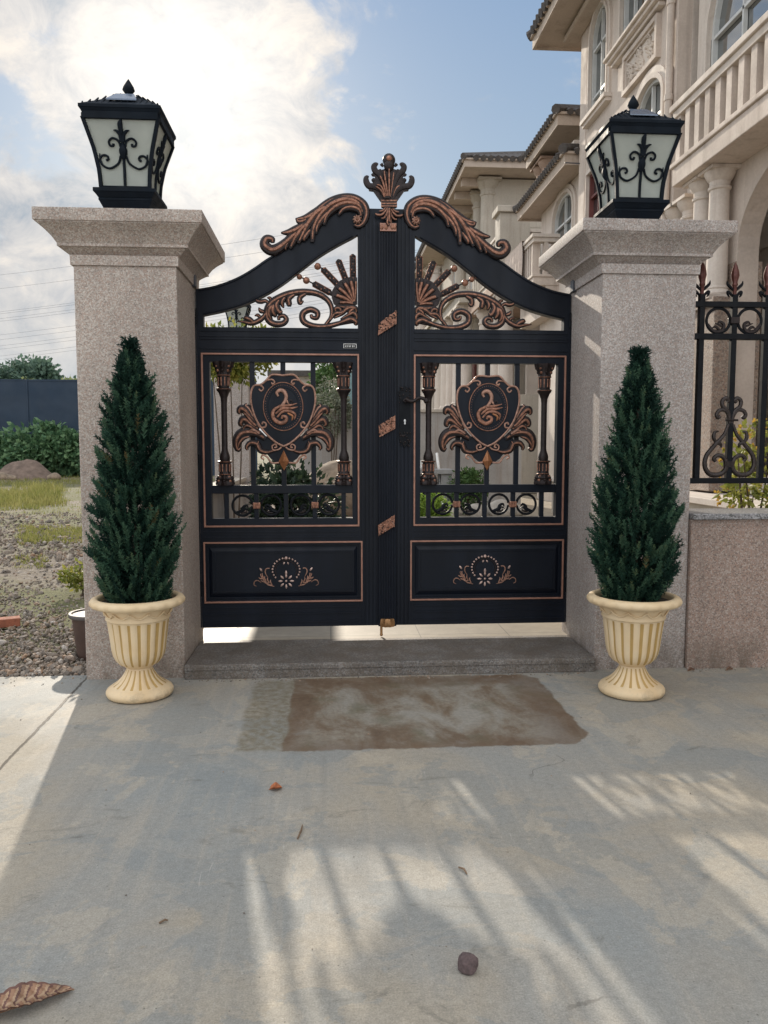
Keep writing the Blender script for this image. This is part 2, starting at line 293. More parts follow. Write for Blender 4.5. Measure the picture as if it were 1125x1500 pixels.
# ------------------------------------------------------------------ mesh builder
def rootloc(o):
    v = Vector((0, 0, 0))
    while o is not None: v += o.location; o = o.parent
    return v
class MB:
    def __init__(s): s.v = []; s.f = []; s.m = []
    def add(s, vs, fs, mi=0):
        k = len(s.v); s.v += [tuple(v) for v in vs]
        s.f += [tuple(i+k for i in f) for f in fs]; s.m += [mi]*len(fs)
    def box(s, x0, x1, y0, y1, z0, z1, mi=0):
        vs = [(x, y, z) for z in (z0, z1) for y in (y0, y1) for x in (x0, x1)]
        s.add(vs, [(0, 2, 3, 1), (4, 5, 7, 6), (0, 1, 5, 4), (2, 6, 7, 3), (0, 4, 6, 2), (1, 3, 7, 5)], mi); return s
    def frustum(s, lo, hi, mi=0):                       # lo / hi = (x0,x1,y0,y1,z)
        vs = []
        for (x0, x1, y0, y1, z) in (lo, hi): vs += [(x0, y0, z), (x1, y0, z), (x1, y1, z), (x0, y1, z)]
        s.add(vs, [(3, 2, 1, 0), (4, 5, 6, 7)]+[(i, (i+1) % 4, 4+(i+1) % 4, 4+i) for i in range(4)], mi); return s
    def rings(s, rs, mi=0, cap=True, closed=True):
        n = len(rs[0]); vs = [p for r in rs for p in r]; fs = []
        for a in range(len(rs)-1):
            for i in range(n if closed else n-1):
                j = (i+1) % n; fs.append((a*n+i, a*n+j, (a+1)*n+j, (a+1)*n+i))
        if cap: fs += [tuple(range(n-1, -1, -1)), tuple(range((len(rs)-1)*n, len(rs)*n))]
        s.add(vs, fs, mi); return s
    def lathe(s, prof, c=(0, 0, 0), n=32, mi=0, mod=None, cap=True):
        rs = []
        for r, z in prof:
            rs.append([(c[0]+r*(mod(2*PI*i/n, z, r) if mod else 1)*math.cos(2*PI*i/n), c[1]+r*(mod(2*PI*i/n, z, r) if mod else 1)*math.sin(2*PI*i/n), c[2]+z) for i in range(n)])
        return s.rings(rs, mi, cap)
    def ball(s, c, r, nu=10, nv=6, mi=0):
        if not hasattr(r, '__len__'): r = (r, r, r)
        vs = [(c[0], c[1], c[2]-r[2])]; fs = []
        for a in range(1, nv):
            t = PI*a/nv
            for i in range(nu):
                p = 2*PI*i/nu; vs.append((c[0]+r[0]*math.sin(t)*math.cos(p), c[1]+r[1]*math.sin(t)*math.sin(p), c[2]-r[2]*math.cos(t)))
        vs.append((c[0], c[1], c[2]+r[2]))
        for i in range(nu): fs.append((0, 1+(i+1) % nu, 1+i))
        for a in range(nv-2):
            for i in range(nu): j = (i+1) % nu; fs.append((1+a*nu+i, 1+a*nu+j, 1+(a+1)*nu+j, 1+(a+1)*nu+i))
        L = len(vs)-1; k = 1+(nv-2)*nu
        for i in range(nu): fs.append((k+i, k+(i+1) % nu, L))
        s.add(vs, fs, mi); return s
    def tube(s, pts, rad, n=8, mi=0, flat=None, cap=True):
        """swept elliptical tube; flat=None round (parallel transport), else y-half-depth ratio for curves lying in an XZ plane"""
        pts = [Vector(p) for p in pts]; rs = []; up = None
        for i, p in enumerate(pts):
            t = (pts[min(i+1, len(pts)-1)]-pts[max(i-1, 0)])
            if t.length < 1e-9: t = Vector((0, 0, 1))
            t.normalize()
            if flat is not None:
                bn = Vector((0, 1, 0)); nn = t.cross(bn).normalized()
            else:
                if up is None: up = Vector((0, 0, 1)) if abs(t.z) < .9 else Vector((1, 0, 0))
                nn = (up-t*up.dot(t)).normalized(); up = nn; bn = t.cross(nn)
            r = rad[i] if hasattr(rad, '__len__') else rad
            rb = r*(flat if flat is not None else 1)
            if flat is not None and isinstance(flat, tuple): rb = flat[0]+(r*flat[1])
            rs.append([tuple(p+nn*(r*math.cos(2*PI*k/n))+bn*(rb*math.sin(2*PI*k/n))) for k in range(n)])
        return s.rings(rs, mi, cap)
    def ext(s, outline, a, b, axis='y', holes=(), mi=0):
        """polygon (p,q) with holes extruded from a to b along axis; axis y: (x,z), axis x: (y,z), axis z: (x,y)"""
        def P(p, t): return {'y': (p[0], t, p[1]), 'x': (t, p[0], p[1]), 'z': (p[0], p[1], t)}[axis]
        loops = [list(outline)]+[list(h) for h in holes]
        tris = tessellate_polygon([[Vector((p[0], p[1], 0)) for p in l] for l in loops])
        flat = [p for l in loops for p in l]; n = len(flat)
        vs = [P(p, a) for p in flat]+[P(p, b) for p in flat]
        fs = [tuple(t) for t in tris]+[tuple(i+n for i in reversed(t)) for t in tris]
        k = 0
        for l in loops:
            m = len(l)
            for i in range(m): j = (i+1) % m; fs.append((k+i, k+j, n+k+j, n+k+i))
            k += m
        s.add(vs, fs, mi); return s
    def mirror(s, cx):
        s.v = [(2*cx-x, y, z) for x, y, z in s.v]; s.f = [tuple(reversed(f)) for f in s.f]; return s
    def build(s, name, mats, parent=None, loc=None, smooth=False, bevel=0, angle=38, recalc=True):
        if not isinstance(mats, (list, tuple)): mats = [mats]
        off = rootloc(parent) if parent else Vector(loc or (0, 0, 0))
        me = bpy.data.meshes.new(name)
        me.from_pydata([(x-off.x, y-off.y, z-off.z) for x, y, z in s.v], [], s.f)
        for m in mats: me.materials.append(M[m] if isinstance(m, str) else m)
        me.polygons.foreach_set('material_index', s.m)
        if recalc:
            bm = bmesh.new(); bm.from_mesh(me); bmesh.ops.recalc_face_normals(bm, faces=bm.faces); bm.to_mesh(me); bm.free()
        if smooth:
            me.polygons.foreach_set('use_smooth', [True]*len(me.polygons)); me.set_sharp_from_angle(angle=R(angle))
        me.update()
        o = bpy.data.objects.new(name, me); COL.objects.link(o)
        if parent: o.parent = parent
        elif loc: o.location = loc
        if bevel:
            b = o.modifiers.new('bevel', 'BEVEL'); b.width = bevel; b.segments = 2; b.limit_method = 'ANGLE'; b.angle_limit = R(40)
        return o
def tag(o, label, cat, group=None):
    o['label'] = label; o['category'] = cat
    if group: o['group'] = group
    return o
def struct(o, kind='structure'): o['kind'] = kind; return o
def thing(name, loc, label, cat, group=None):
    o = bpy.data.objects.new(name, None); o.location = loc; o.empty_display_size = .1; COL.objects.link(o); return tag(o, label, cat, group)
def copy_tree(o, parent=None):
    c = o.copy(); COL.objects.link(c)
    if parent: c.parent = parent
    for ch in [x for x in COL.objects if x.parent == o]: copy_tree(ch, c)
    return c
def smoothpts(pts, k=6):
    """Catmull-Rom through 2-D/3-D points"""
    P = [Vector(p) for p in pts]; P = [P[0]*2-P[1]]+P+[P[-1]*2-P[-2]]; out = []
    for i in range(1, len(P)-2):
        for j in range(k):
            t = j/k; a, b, c, d = P[i-1], P[i], P[i+1], P[i+2]
            out.append(.5*((2*b)+(c-a)*t+(2*a-5*b+4*c-d)*t*t+(3*b-a-3*c+d)*t**3))
    out.append(P[-2]); return out
def taper(n, w0, w1, w2, mid=.4):
    out = []
    for i in range(n):
        t = i/(n-1)
        out.append(w0+(w1-w0)*math.sin(PI/2*t/mid) if t < mid else w2+(w1-w2)*math.cos(PI/2*(t-mid)/(1-mid)))
    return out

# ------------------------------------------------------------------ the gate
S1 = 5.2/FPX
def gp(px, py, y=0.0):
    p = onY(px, py, 0.0); return Vector((p.x, y, p.z))
def gx(px, py): return gp(px, py).x
def gz(py, px=700): return gp(px, py).z
c2 = lambda x, y: (560+x/3.879, 220+y/3.879)
c3 = lambda x, y: (600+x/6.25, 350+y/6.25)
c4 = lambda x, y: (560+x/4.018, 500+y/4.018)
cfn = lambda x, y: (520+x/11.25, 225+y/11.25)
def orn(mb, pts, cm, w, y, ridge=1, depth=.62, k=5, mid=.4, n=8, rw=.33, cu=1):
    """moulded leaf / scroll stroke: dark body with a brushed copper ridge on its front"""
    P = [gp(*cm(*p)) for p in pts]
    P = [Vector((p.x, y, p.z)) for p in smoothpts(P, k)]
    ws = [x*S1*.5 for x in taper(len(P), *w, mid=mid)]
    mb.tube(P, ws, n, 0, depth)
    if ridge:
        a, b = 1, max(3, len(P)-1); Q = P[a:b]; wq = ws[a:b]
        mb.tube([q-Vector((0, depth*r*.80, 0)) for q, r in zip(Q, wq)], [max(.0011, r*rw) for r in wq], 6, cu, .75)
def ring_ext(mb, x0, x1, z0, z1, w, y0, y1, mi=0):
    mb.ext([(x0, z0), (x1, z0), (x1, z1), (x0, z1)], y0, y1, 'y', [[(x0+w, z0+w), (x1-w, z0+w), (x1-w, z1-w), (x0+w, z1-w)]], mi)

XO = 1.590; XI = GX+.003; ZB = .158
HX0, HX1 = gx(615, 640), gx(814, 640); HZ0, HZ1 = gz(757), gz(533)
ZR0, ZR1 = gz(518), gz(484)                      # head rail
MR0, MR1 = gz(721.5), gz(709.5)                  # rail under the big opening

def leaf(side):
    words = {1: 'right-hand black metal gate leaf with lever handle and fluted centre post',
             -1: 'left-hand black metal gate leaf with small nameplate and no handle'}[side]
    root = thing('gate_leaf', (GX+side*1.22, 0, ZB), words, 'gate leaf', 'pair of ornate gate leaves')
    def fin(mb, name, mats, parent=root, **k):
        if side < 0: mb.mirror(GX)
        return mb.build(name, mats, parent, **k)
    # ---- frame
    lower = [(185, 495), (300, 560), (400, 625), (500, 705), (600, 785), (700, 850), (800, 900), (900, 935), (1025, 966)]
    upper = [(1075, 825), (960, 800), (850, 755), (760, 700), (690, 648), (600, 588), (500, 506), (400, 428), (300, 360), (200, 320), (125, 335)]
    lo = [(p.x, p.z) for p in smoothpts([gp(*c2(*p)) for p in lower], 4)]
    up = [(p.x, p.z) for p in smoothpts([gp(*c2(*p)) for p in upper], 4)]
    ztop = gz(308.5, 590)
    outline = [(XI, ZB), (XO, ZB)]+[(min(x, XO), z) for x, z in up]+[(gx(593, 310), ztop), (XI, ztop)]
    hx = gx(607, 420)
    top_hole = [(hx, ZR1), (lo[-1][0], ZR1)]+[q for q in reversed(lo) if q[0] > hx+.004]+[(hx, lo[0][1]+.004)]
    main_hole = [(HX0, HZ0), (HX1, HZ0), (HX1, HZ1), (HX0, HZ1)]
    PX0, PX1, PZ0, PZ1 = gx(605, 830), gx(819, 830), gz(872), gz(795)
    pan_hole = [(PX0, PZ0), (PX1, PZ0), (PX1, PZ1), (PX0, PZ1)]
    mb = MB(); mb.ext(outline, -.03, .03, 'y', [top_hole, main_hole, pan_hole])
    xi2 = gx(604, 640)
    for i, px in enumerate((583, 588.5, 594, 600)):            # flutes of the meeting stile
        x = gx(px, 640); mb.box(x-.0065, x+.0065, -.040+.003*(i % 2), -.029, ZB+.004, gz(316, 590))
    for z in (ZR1-.02, ZR1-.055, ZR1-.072, ZR0+.018): mb.box(gx(606, 500), XO-.02, -.037, -.029, z-.006, z+.006)
    for z in (gz(776), gz(784), gz(884), gz(893), gz(905)): mb.box(gx(606, 800), XO-.02, -.036, -.029, z-.005, z+.005)
    x = gx(831, 700); mb.box(x-.006, x+.006, -.037, -.029, ZB+.004, gz(470))
    fin(mb, 'frame', 'black', bevel=.0025)
    # raised bead along both edges of the arched rail
    mb = MB()
    for pts, off in ((lo, 0.012), (up, -.012)):
        q = [Vector((x, -.033, z+off)) for x, z in pts if x > hx+.02 and x < XO-.02]
        mb.tube(q, .006, 6, 0)
    fin(mb, 'arch_moulding', 'black', smooth=True)
    # ---- lower panel
    mb = MB(); mb.box(PX0-.003, PX1+.003, -.012, .012, PZ0-.003, PZ1+.003)
    a = .05; mb.frustum((PX0+.012, PX1-.012, 0, 0, 0), (0, 0, 0, 0, 0)) if False else None
    fx0, fx1, fz0, fz1 = PX0+.035, PX1-.035, PZ0+.04, PZ1-.04
    vs = [(PX0+.012, -.012, PZ0+.012), (PX1-.012, -.012, PZ0+.012), (PX1-.012, -.012, PZ1-.012), (PX0+.012, -.012, PZ1-.012),
          (fx0, -.026, fz0), (fx1, -.026, fz0), (fx1, -.026, fz1), (fx0, -.026, fz1)]
    mb.add(vs, [(0, 1, 5, 4), (1, 2, 6, 5), (2, 3, 7, 6), (3, 0, 4, 7), (4, 5, 6, 7), (3, 2, 1, 0)])
    ring_ext(mb, fx0+.012, fx1-.012, fz0+.008, fz1-.008, .006, -.031, -.024)
    fin(mb, 'lower_panel', 'black')
    mb = MB(); ring_ext(mb, gx(600, 830), gx(823, 830), gz(877), gz(790), .011, -.042, -.028)
    fin(mb, 'lower_trim', 'trimcopper', bevel=.002)
    mb = MB(); ring_ext(mb, gx(605, 640), gx(825, 640), gz(769), gz(521), .0115, -.044, -.028)
    fin(mb, 'upper_trim', 'trimcopper', bevel=.002)
    # ---- lower panel ornament : ring of beads, flower and sprigs
    mb = MB(); cx, cz = gx(709, 840), gz(831); q = .00452/9.375*1.0
    def rel(x, y): return (cx+(x-532)*q, cz-(y-300)*q)
    def drop(x, y, a, L, w, mi=1):
        X, Z = rel(x, y); d = Vector((math.cos(a), 0, math.sin(a)))
        mb.tube([Vector((X, -.031, Z))+d*(t*L) for t in (-.5, -.3, 0, .3, .5)], [w*.15, w*.7, w, .7*w, .12*w], 7, mi, .7)
    for k in range(19):
        a = R(-38)+R(256)*k/18; x, y = 532+185*math.cos(a), 300-165*math.sin(a)
        X, Z = rel(x, y); mb.ball((X, -.031, Z), .0072 if k != 9 else .012, 8, 5, 1)
    ringp = [Vector((rel(532+148*math.cos(R(a)), 0)[0], -.029, rel(0, 300-130*math.sin(R(a)))[1])) for a in range(-30, 211, 8)]
    mb.tube(ringp, .0035, 6, 0)
    drop(505, 205, R(60), .018, .006); drop(560, 205, R(120), .018, .006); drop(532, 340, R(90), .034, .0085)
    for k in range(8):
        a = k*PI/4; drop(532+78*math.cos(a), 452-75*math.sin(a), a, .03, .0075)
    X, Z = rel(532, 452); mb.ball((X, -.031, Z), .008, 8, 5, 1)
    for sgn in (-1, 1):
        def sp(pts, w): 
            P = [Vector((rel(532+sgn*x, y)[0], -.029, rel(0, y)[1])) for x, y in pts]; P = smoothpts(P, 4)
            mb.tube(P, [v*S1*.5 for v in taper(len(P), *w)], 6, 2, .7)
        drop(532+sgn*342, 290, R(90-sgn*35), .028, .0075)
        sp([(165, 525), (250, 500), (310, 430), (350, 360), (330, 350)], (.8, 1.6, .8)); sp([(250, 400), (285, 330), (270, 280), (225, 275)], (.8, 1.9, 1.4))
        for x, y in ((190, 500), (230, 470), (270, 450), (300, 410)): sp([(x, y+10), (x+25, y-40), (x+20, y-70)], (1, 2, .5)); sp([(x, y+10), (x+50, y+5), (x+75, y-12)], (1, 2, .5))
        sp([(340, 470), (390, 440), (430, 455), (438, 500), (405, 520)], (.8, 1.6, .6))
    fin(mb, 'flower_ornament', ['bronze', 'rose_silver', 'copper_light'], smooth=True)
    # ---- bars
    for px in (670.5, 713, 756):
        x = gx(px, 640); mb = MB(); mb.box(x-.016, x+.016, -.013, .013, MR1-.002, HZ1+.004); fin(mb, 'bar', 'black', bevel=.002)
    for px in (627.3, 668.5, 709.5, 751, 792.6):
        x = gx(px, 740); mb = MB(); mb.box(x-.015, x+.015, -.013, .013, HZ0-.004, MR0+.002); fin(mb, 'bar', 'black', bevel=.002)
    mb = MB(); mb.box(HX0-.004, HX1+.004, -.022, .022, MR0, MR1); fin(mb, 'mid_rail', 'black', bevel=.003)
    # ---- corner columns
    for px in (627.2, 795.5):
        x = gx(px, 620); zb, zt = MR1, HZ1; H = zt-zb
        lob = lambda a, z, r: 1+(.13*math.cos(8*a) if (z > H-.075 or z < .075) else (.05*math.cos(14*a) if (z > H-.165 or z < .17) else 0))
        prof = [(.054, .001), (.056, .016), (.046, .03), (.052, .045), (.037, .066), (.039, .075), (.036, .08), (.036, .145), (.045, .15), (.047, .158), (.031, .162), (.034, .18), (.03, .2), (.021, .225), (.0195, .24),
                (.019, H*.5), (.0195, H-.26), (.022, H-.23), (.034, H-.2), (.044, H-.186), (.048, H-.178), (.047, H-.17), (.037, H-.165), (.038, H-.09), (.043, H-.085), (.04, H-.076), (.046, H-.05), (.06, H-.02), (.063, H-.001)]
        mb = MB(); mb.lathe(prof, (x, -.018, zb), 40, 0, lob)
        for k in range(8):
            a = PI*2*k/8
            for zz, rr in ((H-.03, .055), (H-.058, .044), (.03, .052), (.055, .042)):
                mb.ball((x+rr*math.cos(a), -.018+rr*math.sin(a), zb+zz), .010, 6, 4, 1 if k % 2 else 0)
        for zz, rr in ((H-.176, .046), (H-.088, .0425), (.154, .0455), (.072, .039)):
            pr = [(x+rr*math.cos(2*PI*k/24), -.018+rr*math.sin(2*PI*k/24), zb+zz) for k in range(25)]; mb.tube(pr, .003, 5, 1)
        for k in range(10):
            a = PI*2*k/10
            for z0, z1 in ((H-.155, H-.1), (.09, .138)):
                mb.tube([(x+.0375*math.cos(a), -.018+.0375*math.sin(a), zb+z0), (x+.0385*math.cos(a), -.018+.0385*math.sin(a), zb+z1)], .0035, 5, 1)
        fin(mb, 'corner_column', ['bronze', 'copper'], smooth=True)
    # ---- scroll circles with clasps
    for cpx, pair in ((668.4, (-20, 20.1)), (750.7, (-20, 19.8))):
        for s, d in ((-1, pair[0]), (1, pair[1])):
            mb = MB(); C = gp(cpx+d, 738.5); rr = .066
            P = [Vector((C.x-s*rr*math.cos(R(a)), 0, C.z+rr*math.sin(R(a)))) for a in range(8, 300, 9)]
            mb.tube(P, [.0085]*len(P), 8, 0, .9)
            def rl(pts, w, mi):
                Q = smoothpts([Vector((C.x+s*x*rr, 0, C.z+z*rr)) for x, z in pts], 5)
                mb.tube(Q, [v*rr*.5 for v in taper(len(Q), *w)], 7, mi, .8)
            rl([(-.96, -.1), (-.8, -.55), (-.35, -.93), (.2, -.95), (.6, -.7)], (.2, .26, .2), 0)
            rl([(.6, -.7), (.35, -.62), (.05, -.45), (-.1, -.12), (-.42, .02), (-.55, -.25)], (.3, .34, .12), 0)
            rl([(.4, -.66), (.0, -.55), (-.28, -.3), (-.62, -.45)], (.18, .25, .06), 0)
            rl([(.2, -.75), (-.1, -.72), (-.4, -.6), (-.3, -.42)], (.14, .2, .05), 1)
            rl([(.5, -.66), (.28, -.52), (.04, -.35), (-.06, -.1)], (.1, .14, .05), 1)
            fin(mb, 'scroll_circle', ['black2', 'bronze'], smooth=True)
        mb = MB(); C = gp(cpx, 738.5); mb.box(C.x-.024, C.x+.024, -.024, .02, C.z-.02, C.z+.02)
        for dx in (-.016, 0, .016): mb.box(C.x+dx-.005, C.x+dx+.005, -.029, -.023, C.z-.016, C.z+.016)
        fin(mb, 'clasp', 'copper', bevel=.003)
    # ---- shield
    scx, scz = gx(713, 600), 0
    half = [(0, 212), (48, 207), (72, 214), (95, 240), (125, 264), (160, 270), (180, 300), (184, 360), (170, 425), (145, 485), (100, 545), (45, 595), (0, 618)]
    def sh(x, y): return Vector((scx+x/4.018*S1, 0, gz(500+y/4.018, 712)))
    hp = smoothpts([sh(x, y) for x, y in half], 4)
    poly = [(p.x, p.z) for p in hp]+[(2*scx-p.x, p.z) for p in reversed(hp[1:-1])]
    mb = MB(); mb.ext(poly, -.045, -.014, 'y')
    low = [(0, 560), (70, 560), (150, 560), (160, 600), (110, 645), (75, 690), (35, 718), (0, 745)]
    lp = [sh(x, y) for x, y in low]; mb.ext([(p.x, p.z) for p in lp]+[(2*scx-p.x, p.z) for p in reversed(lp[1:-1])], -.036, -.016, 'y')
    shield = fin(mb, 'shield', 'black', bevel=.003)
    mb = MB()
    for s in (-1, 1):
        q = [Vector((scx+s*(p.x-scx), -.048, p.z)) for p in hp]; mb.tube(q, [.0068]*len(q), 7, 0, .8)
        for pts, w in (([(95, 240), (62, 236), (48, 250), (58, 262), (66, 252)], .0055), ([(160, 270), (130, 270), (112, 285), (124, 302), (138, 290)], .0055), ([(150, 478), (135, 508), (105, 508), (100, 488), (116, 480), (122, 492)], .0062),
                       ([(12, 622), (28, 635), (58, 640), (66, 618), (48, 606), (40, 622), (52, 626)], .0055), ([(28, 712), (70, 712), (95, 680), (120, 668), (128, 684), (112, 692)], .0062)):
            q = smoothpts([Vector((scx+s*(sh(x, y).x-scx), -.047, sh(x, y).z)) for x, y in pts], 5); mb.tube(q, [w]*len(q), 7, 0, .8)
    fin(mb, 'shield_rim', 'copper_light', shield, smooth=True)
    mb = MB(); ec = sh(0, 390)
    def ell(rx, ry, y, r, mi, n=56):
        q = [Vector((ec.x+rx*math.cos(2*PI*i/n), y, ec.z+ry*math.sin(2*PI*i/n))) for i in range(n+1)]; mb.tube(q, r, 6, mi)
    u = S1/4.018
    mb.ext([(ec.x+112*u*math.cos(2*PI*i/48), ec.z+136*u*math.sin(2*PI*i/48)) for i in range(48)], -.052, -.044, 'y', [], 0)
    ell(113*u, 137*u, -.052, .0034, 1); ell(88*u, 108*u, -.052, .003, 0)
    for i in range(52):
        a = 2*PI*i/52; mb.ball((ec.x+101*u*math.cos(a), -.053, ec.z+122*u*math.sin(a)), .0026, 6, 4, 2)
    fin(mb, 'medallion', ['black', 'copper', 'copper'], shield, smooth=True)
    # bird-like scroll inside the medallion (not mirrored between the leaves)
    mb = MB(); mx = -1 if side < 0 else 1
    def sw(pts, w, mi=0, y=-.058, dp=.7):
        q = smoothpts([Vector((scx+mx*(x-615)*u, y, gz(500+yy/4.018, 712))) for x, yy in pts], 6)
        ws = [v*u*.5 for v in taper(len(q), *w)]
        mb.tube(q, ws, 8, mi, dp)
    sw([(588, 332), (580, 312), (596, 298), (618, 302), (632, 325), (630, 352), (612, 380), (600, 395)], (12, 24, 14), 0)
    sw([(634, 345), (640, 365), (650, 378)], (10, 12, 4), 0)
    sw([(600, 390), (570, 402), (555, 430), (565, 465), (598, 485), (628, 474), (632, 452), (612, 446), (606, 460)], (8, 24, 12), 1)
    sw([(568, 410), (600, 388), (650, 384), (695, 372)], (10, 18, 4), 1); sw([(572, 432), (610, 402), (660, 400), (700, 392)], (10, 18, 4), 1)
    sw([(580, 452), (612, 420), (655, 418), (684, 436), (678, 465)], (10, 17, 5), 1); sw([(640, 428), (668, 445), (664, 470)], (8, 13, 4), 2); sw([(640, 380), (655, 355), (668, 360), (662, 374)], (6, 9, 4), 3)
    fin(mb, 'bird_scroll', ['copper_light', 'copper', 'orange_copper', 'bronze'], shield, smooth=True)
    mb = MB(); d = [sh(0, 640), sh(30, 705), sh(0, 757), sh(-30, 705)]; ce = sh(0, 702)
    vs = [(p.x, -.040, p.z) for p in d]+[(p.x, -.02, p.z) for p in d]+[(ce.x, -.066, ce.z)]
    mb.add(vs, [(0, 1, 8), (1, 2, 8), (2, 3, 8), (3, 0, 8), (0, 4, 5, 1), (1, 5, 6, 2), (2, 6, 7, 3), (3, 7, 4, 0), (4, 7, 6, 5)])
    mb.ball((ce.x, -.064, ce.z), .006, 8, 5)
    fin(mb, 'diamond_drop', 'orange_copper', shield)
    # wings of acanthus leaves on both flanks
    for s in (-1, 1):
        mb = MB()
        def wl(pts, w, ridge=1, y=-.036, rw=.5, cu=1, mid=.45):
            rw *= .66
            P = smoothpts([Vector((scx+s*x*u, y, gz(500+yy/4.018, 712))) for x, yy in pts], 5)
            ws = [v*u*.5 for v in taper(len(P), *w, mid=mid)]
            mb.tube(P, ws, 8, 0, .6)
            if ridge: mb.tube([p-Vector((0, .52*r, .10*r*0)) for p, r in zip(P[1:], ws[1:])], [max(.0015, r*rw) for r in ws[1:]], 6, cu, .8)
        wl([(168, 470), (180, 430), (200, 398), (214, 385), (206, 374)], (20, 34, 12), 1, -.034, .5, 2)
        wl([(160, 490), (192, 445), (218, 412), (242, 402), (252, 420), (244, 432)], (24, 46, 14), 1, -.038, .5, 1)
        wl([(150, 505), (178, 480), (205, 445), (226, 425)], (16, 26, 10), 1, -.05, .7, 1)
        wl([(140, 520), (175, 500), (208, 470), (232, 466), (244, 490), (232, 500)], (24, 50, 16), 1, -.036, .5, 1)
        wl([(128, 540), (165, 522), (200, 500), (222, 508), (228, 526)], (16, 28, 10), 1, -.05, .6, 1)
        wl([(105, 575), (150, 545), (200, 535), (245, 548), (268, 590), (262, 636), (246, 625)], (28, 60, 14), 1, -.040, .45, 1)
        wl([(128, 552), (170, 524), (200, 532)], (18, 30, 10), 1, -.052, .6, 2)
        wl([(190, 560), (228, 572), (252, 600), (258, 622)], (12, 26, 8), 1, -.056, .6, 1)
        wl([(50, 640), (95, 652), (135, 640), (152, 605), (190, 598), (212, 622), (206, 640)], (16, 38, 14), 1, -.038, .5, 1)
        wl([(140, 640), (150, 610), (142, 588)], (14, 20, 6), 1, -.046, .5, 1)
        fin(mb, 'acanthus_wing', ['bronze', 'copper', 'copper_light', 'orange_copper'], shield, smooth=True)
    # ---- fan ornament in the head of the leaf
    mb = MB(); Y = -.012
    for (a, b), balls in ((((86, 390), (90, 152)), ()), (((152, 390), (224, 205)), ()), (((222, 440), (368, 290)), ((405, 275, 31),)), (((286, 515), (450, 428)), ((505, 405, 31), (566, 374, 25), (604, 352, 15)))):
        p, q = gp(*c3(*a)), gp(*c3(*b)); d = q-p; wd = 27/6.25*S1*.5*2.1
        P = [p+d*t+Vector((0, Y, 0)) for t in (-.15, .08, .5, .86, .95, 1)]
        mb.tube(P, [wd*.6, wd*.85, wd*1.05, wd, wd*.75, wd*.3], 10, 0, .5)
        n = Vector((-d.z, 0, d.x)).normalized(); cnt = max(5, int(d.length/.018))
        for i in range(cnt):
            t = (i+.7)/(cnt+.4); c = p+d*t+Vector((0, Y-wd*.46, 0)); [mb.ball(c+n*wd*.36*h, (.0055, .004, .0055), 6, 4, 1 if (i*2+h) % 5 == 0 else 0) for h in (-1, 0, 1)]
        for e in (-1, 1): mb.tube([p+d*.05+n*wd*.92*e+Vector((0, Y-.004, 0)), p+d*.93+n*wd*.92*e+Vector((0, Y-.004, 0))], .0028, 5, 1)
        for bx, by, br in balls:
            c = gp(*c3(bx, by)); mb.ball((c.x, Y, c.z), br/6.25*S1, 12, 8, 1)
        if balls: e = gp(*c3(*balls[-1][:2])); mb.tube([q+Vector((0, Y, 0)), Vector((e.x, Y, e.z))], .005, 6, 0)
    apex = (75, 610)
    shellpts = [(48, 606), (50, 368), (95, 360), (155, 376), (205, 400), (245, 440), (274, 490), (280, 548), (262, 606), (215, 642), (120, 628)]
    mb.ext([(gp(*c3(*p)).x, gp(*c3(*p)).z) for p in shellpts], -.024, .012, 'y')
    for tip, w in (((62, 385), 26), ((112, 385), 44), ((172, 408), 46), ((228, 458), 46), ((252, 530), 46), ((220, 600), 34)):
        orn(mb, [apex, ((apex[0]+tip[0])/2-6, (apex[1]+tip[1])/2-8), tip], c3, (2, w/6.25, w/6.25*.75), -.026, 1, .5, 5, .8, rw=.62)
    orn(mb, [(70, 760), (200, 782), (330, 815), (450, 812), (530, 772), (535, 702), (470, 665), (408, 690), (412, 738), (455, 735), (462, 708)], c3, (6, 9.5, 4), Y, 1, .8, 6, .5)
    orn(mb, [(340, 808), (285, 730), (280, 645), (320, 572), (405, 522), (520, 508), (640, 525), (740, 565), (818, 620), (852, 690), (840, 765), (785, 802), (715, 798), (682, 762), (705, 728), (745, 738), (748, 768)], c3, (5, 10.5, 4.5), Y, 1, .8, 6, .5)
    for pts, w in (([(500, 520), (560, 560), (560, 612), (530, 590)], (3, 6, 1.5)), ([(600, 530), (660, 575), (655, 630), (690, 600)], (3, 6.5, 1.5)), ([(690, 555), (720, 610), (705, 660)], (3, 6, 1.5)),
                   ([(740, 580), (770, 640), (740, 700), (720, 680)], (3, 8, 2)), ([(790, 620), (800, 690), (770, 740)], (3, 9, 3)), ([(770, 640), (820, 660), (836, 720), (810, 770)], (3, 9, 3)),
                   ([(850, 690), (880, 740), (920, 775), (985, 802), (1050, 792), (1110, 786)], (3, 6, 1.2)), ([(960, 800), (1000, 770), (1040, 755), (1030, 775)], (3, 6, 1.5)), ([(870, 700), (905, 690), (925, 660)], (2, 5, 1)), ([(900, 760), (930, 730), (960, 735)], (2, 4, 1)),
                   ([(830, 625), (865, 600), (905, 608), (938, 600), (948, 578), (930, 574)], (3, 5, 2)), ([(820, 600), (825, 575), (850, 570)], (2, 4, 1.5)),
                   ([(60, 760), (55, 720), (85, 690), (130, 710), (200, 750)], (3, 6.5, 2)), ([(60, 700), (62, 655), (100, 640), (150, 660), (190, 700), (260, 740)], (3, 7, 2)), ([(190, 690), (210, 650), (245, 655), (240, 690)], (3, 5.5, 2)),
                   ([(70, 800), (60, 770), (110, 745), (180, 770), (260, 800)], (3, 7.5, 2)), ([(150, 660), (190, 690), (250, 700), (300, 770)], (3, 6, 2)), ([(100, 620), (150, 640), (215, 632)], (3, 5, 2)), ([(60, 640), (110, 672), (130, 715)], (3, 6, 2))):
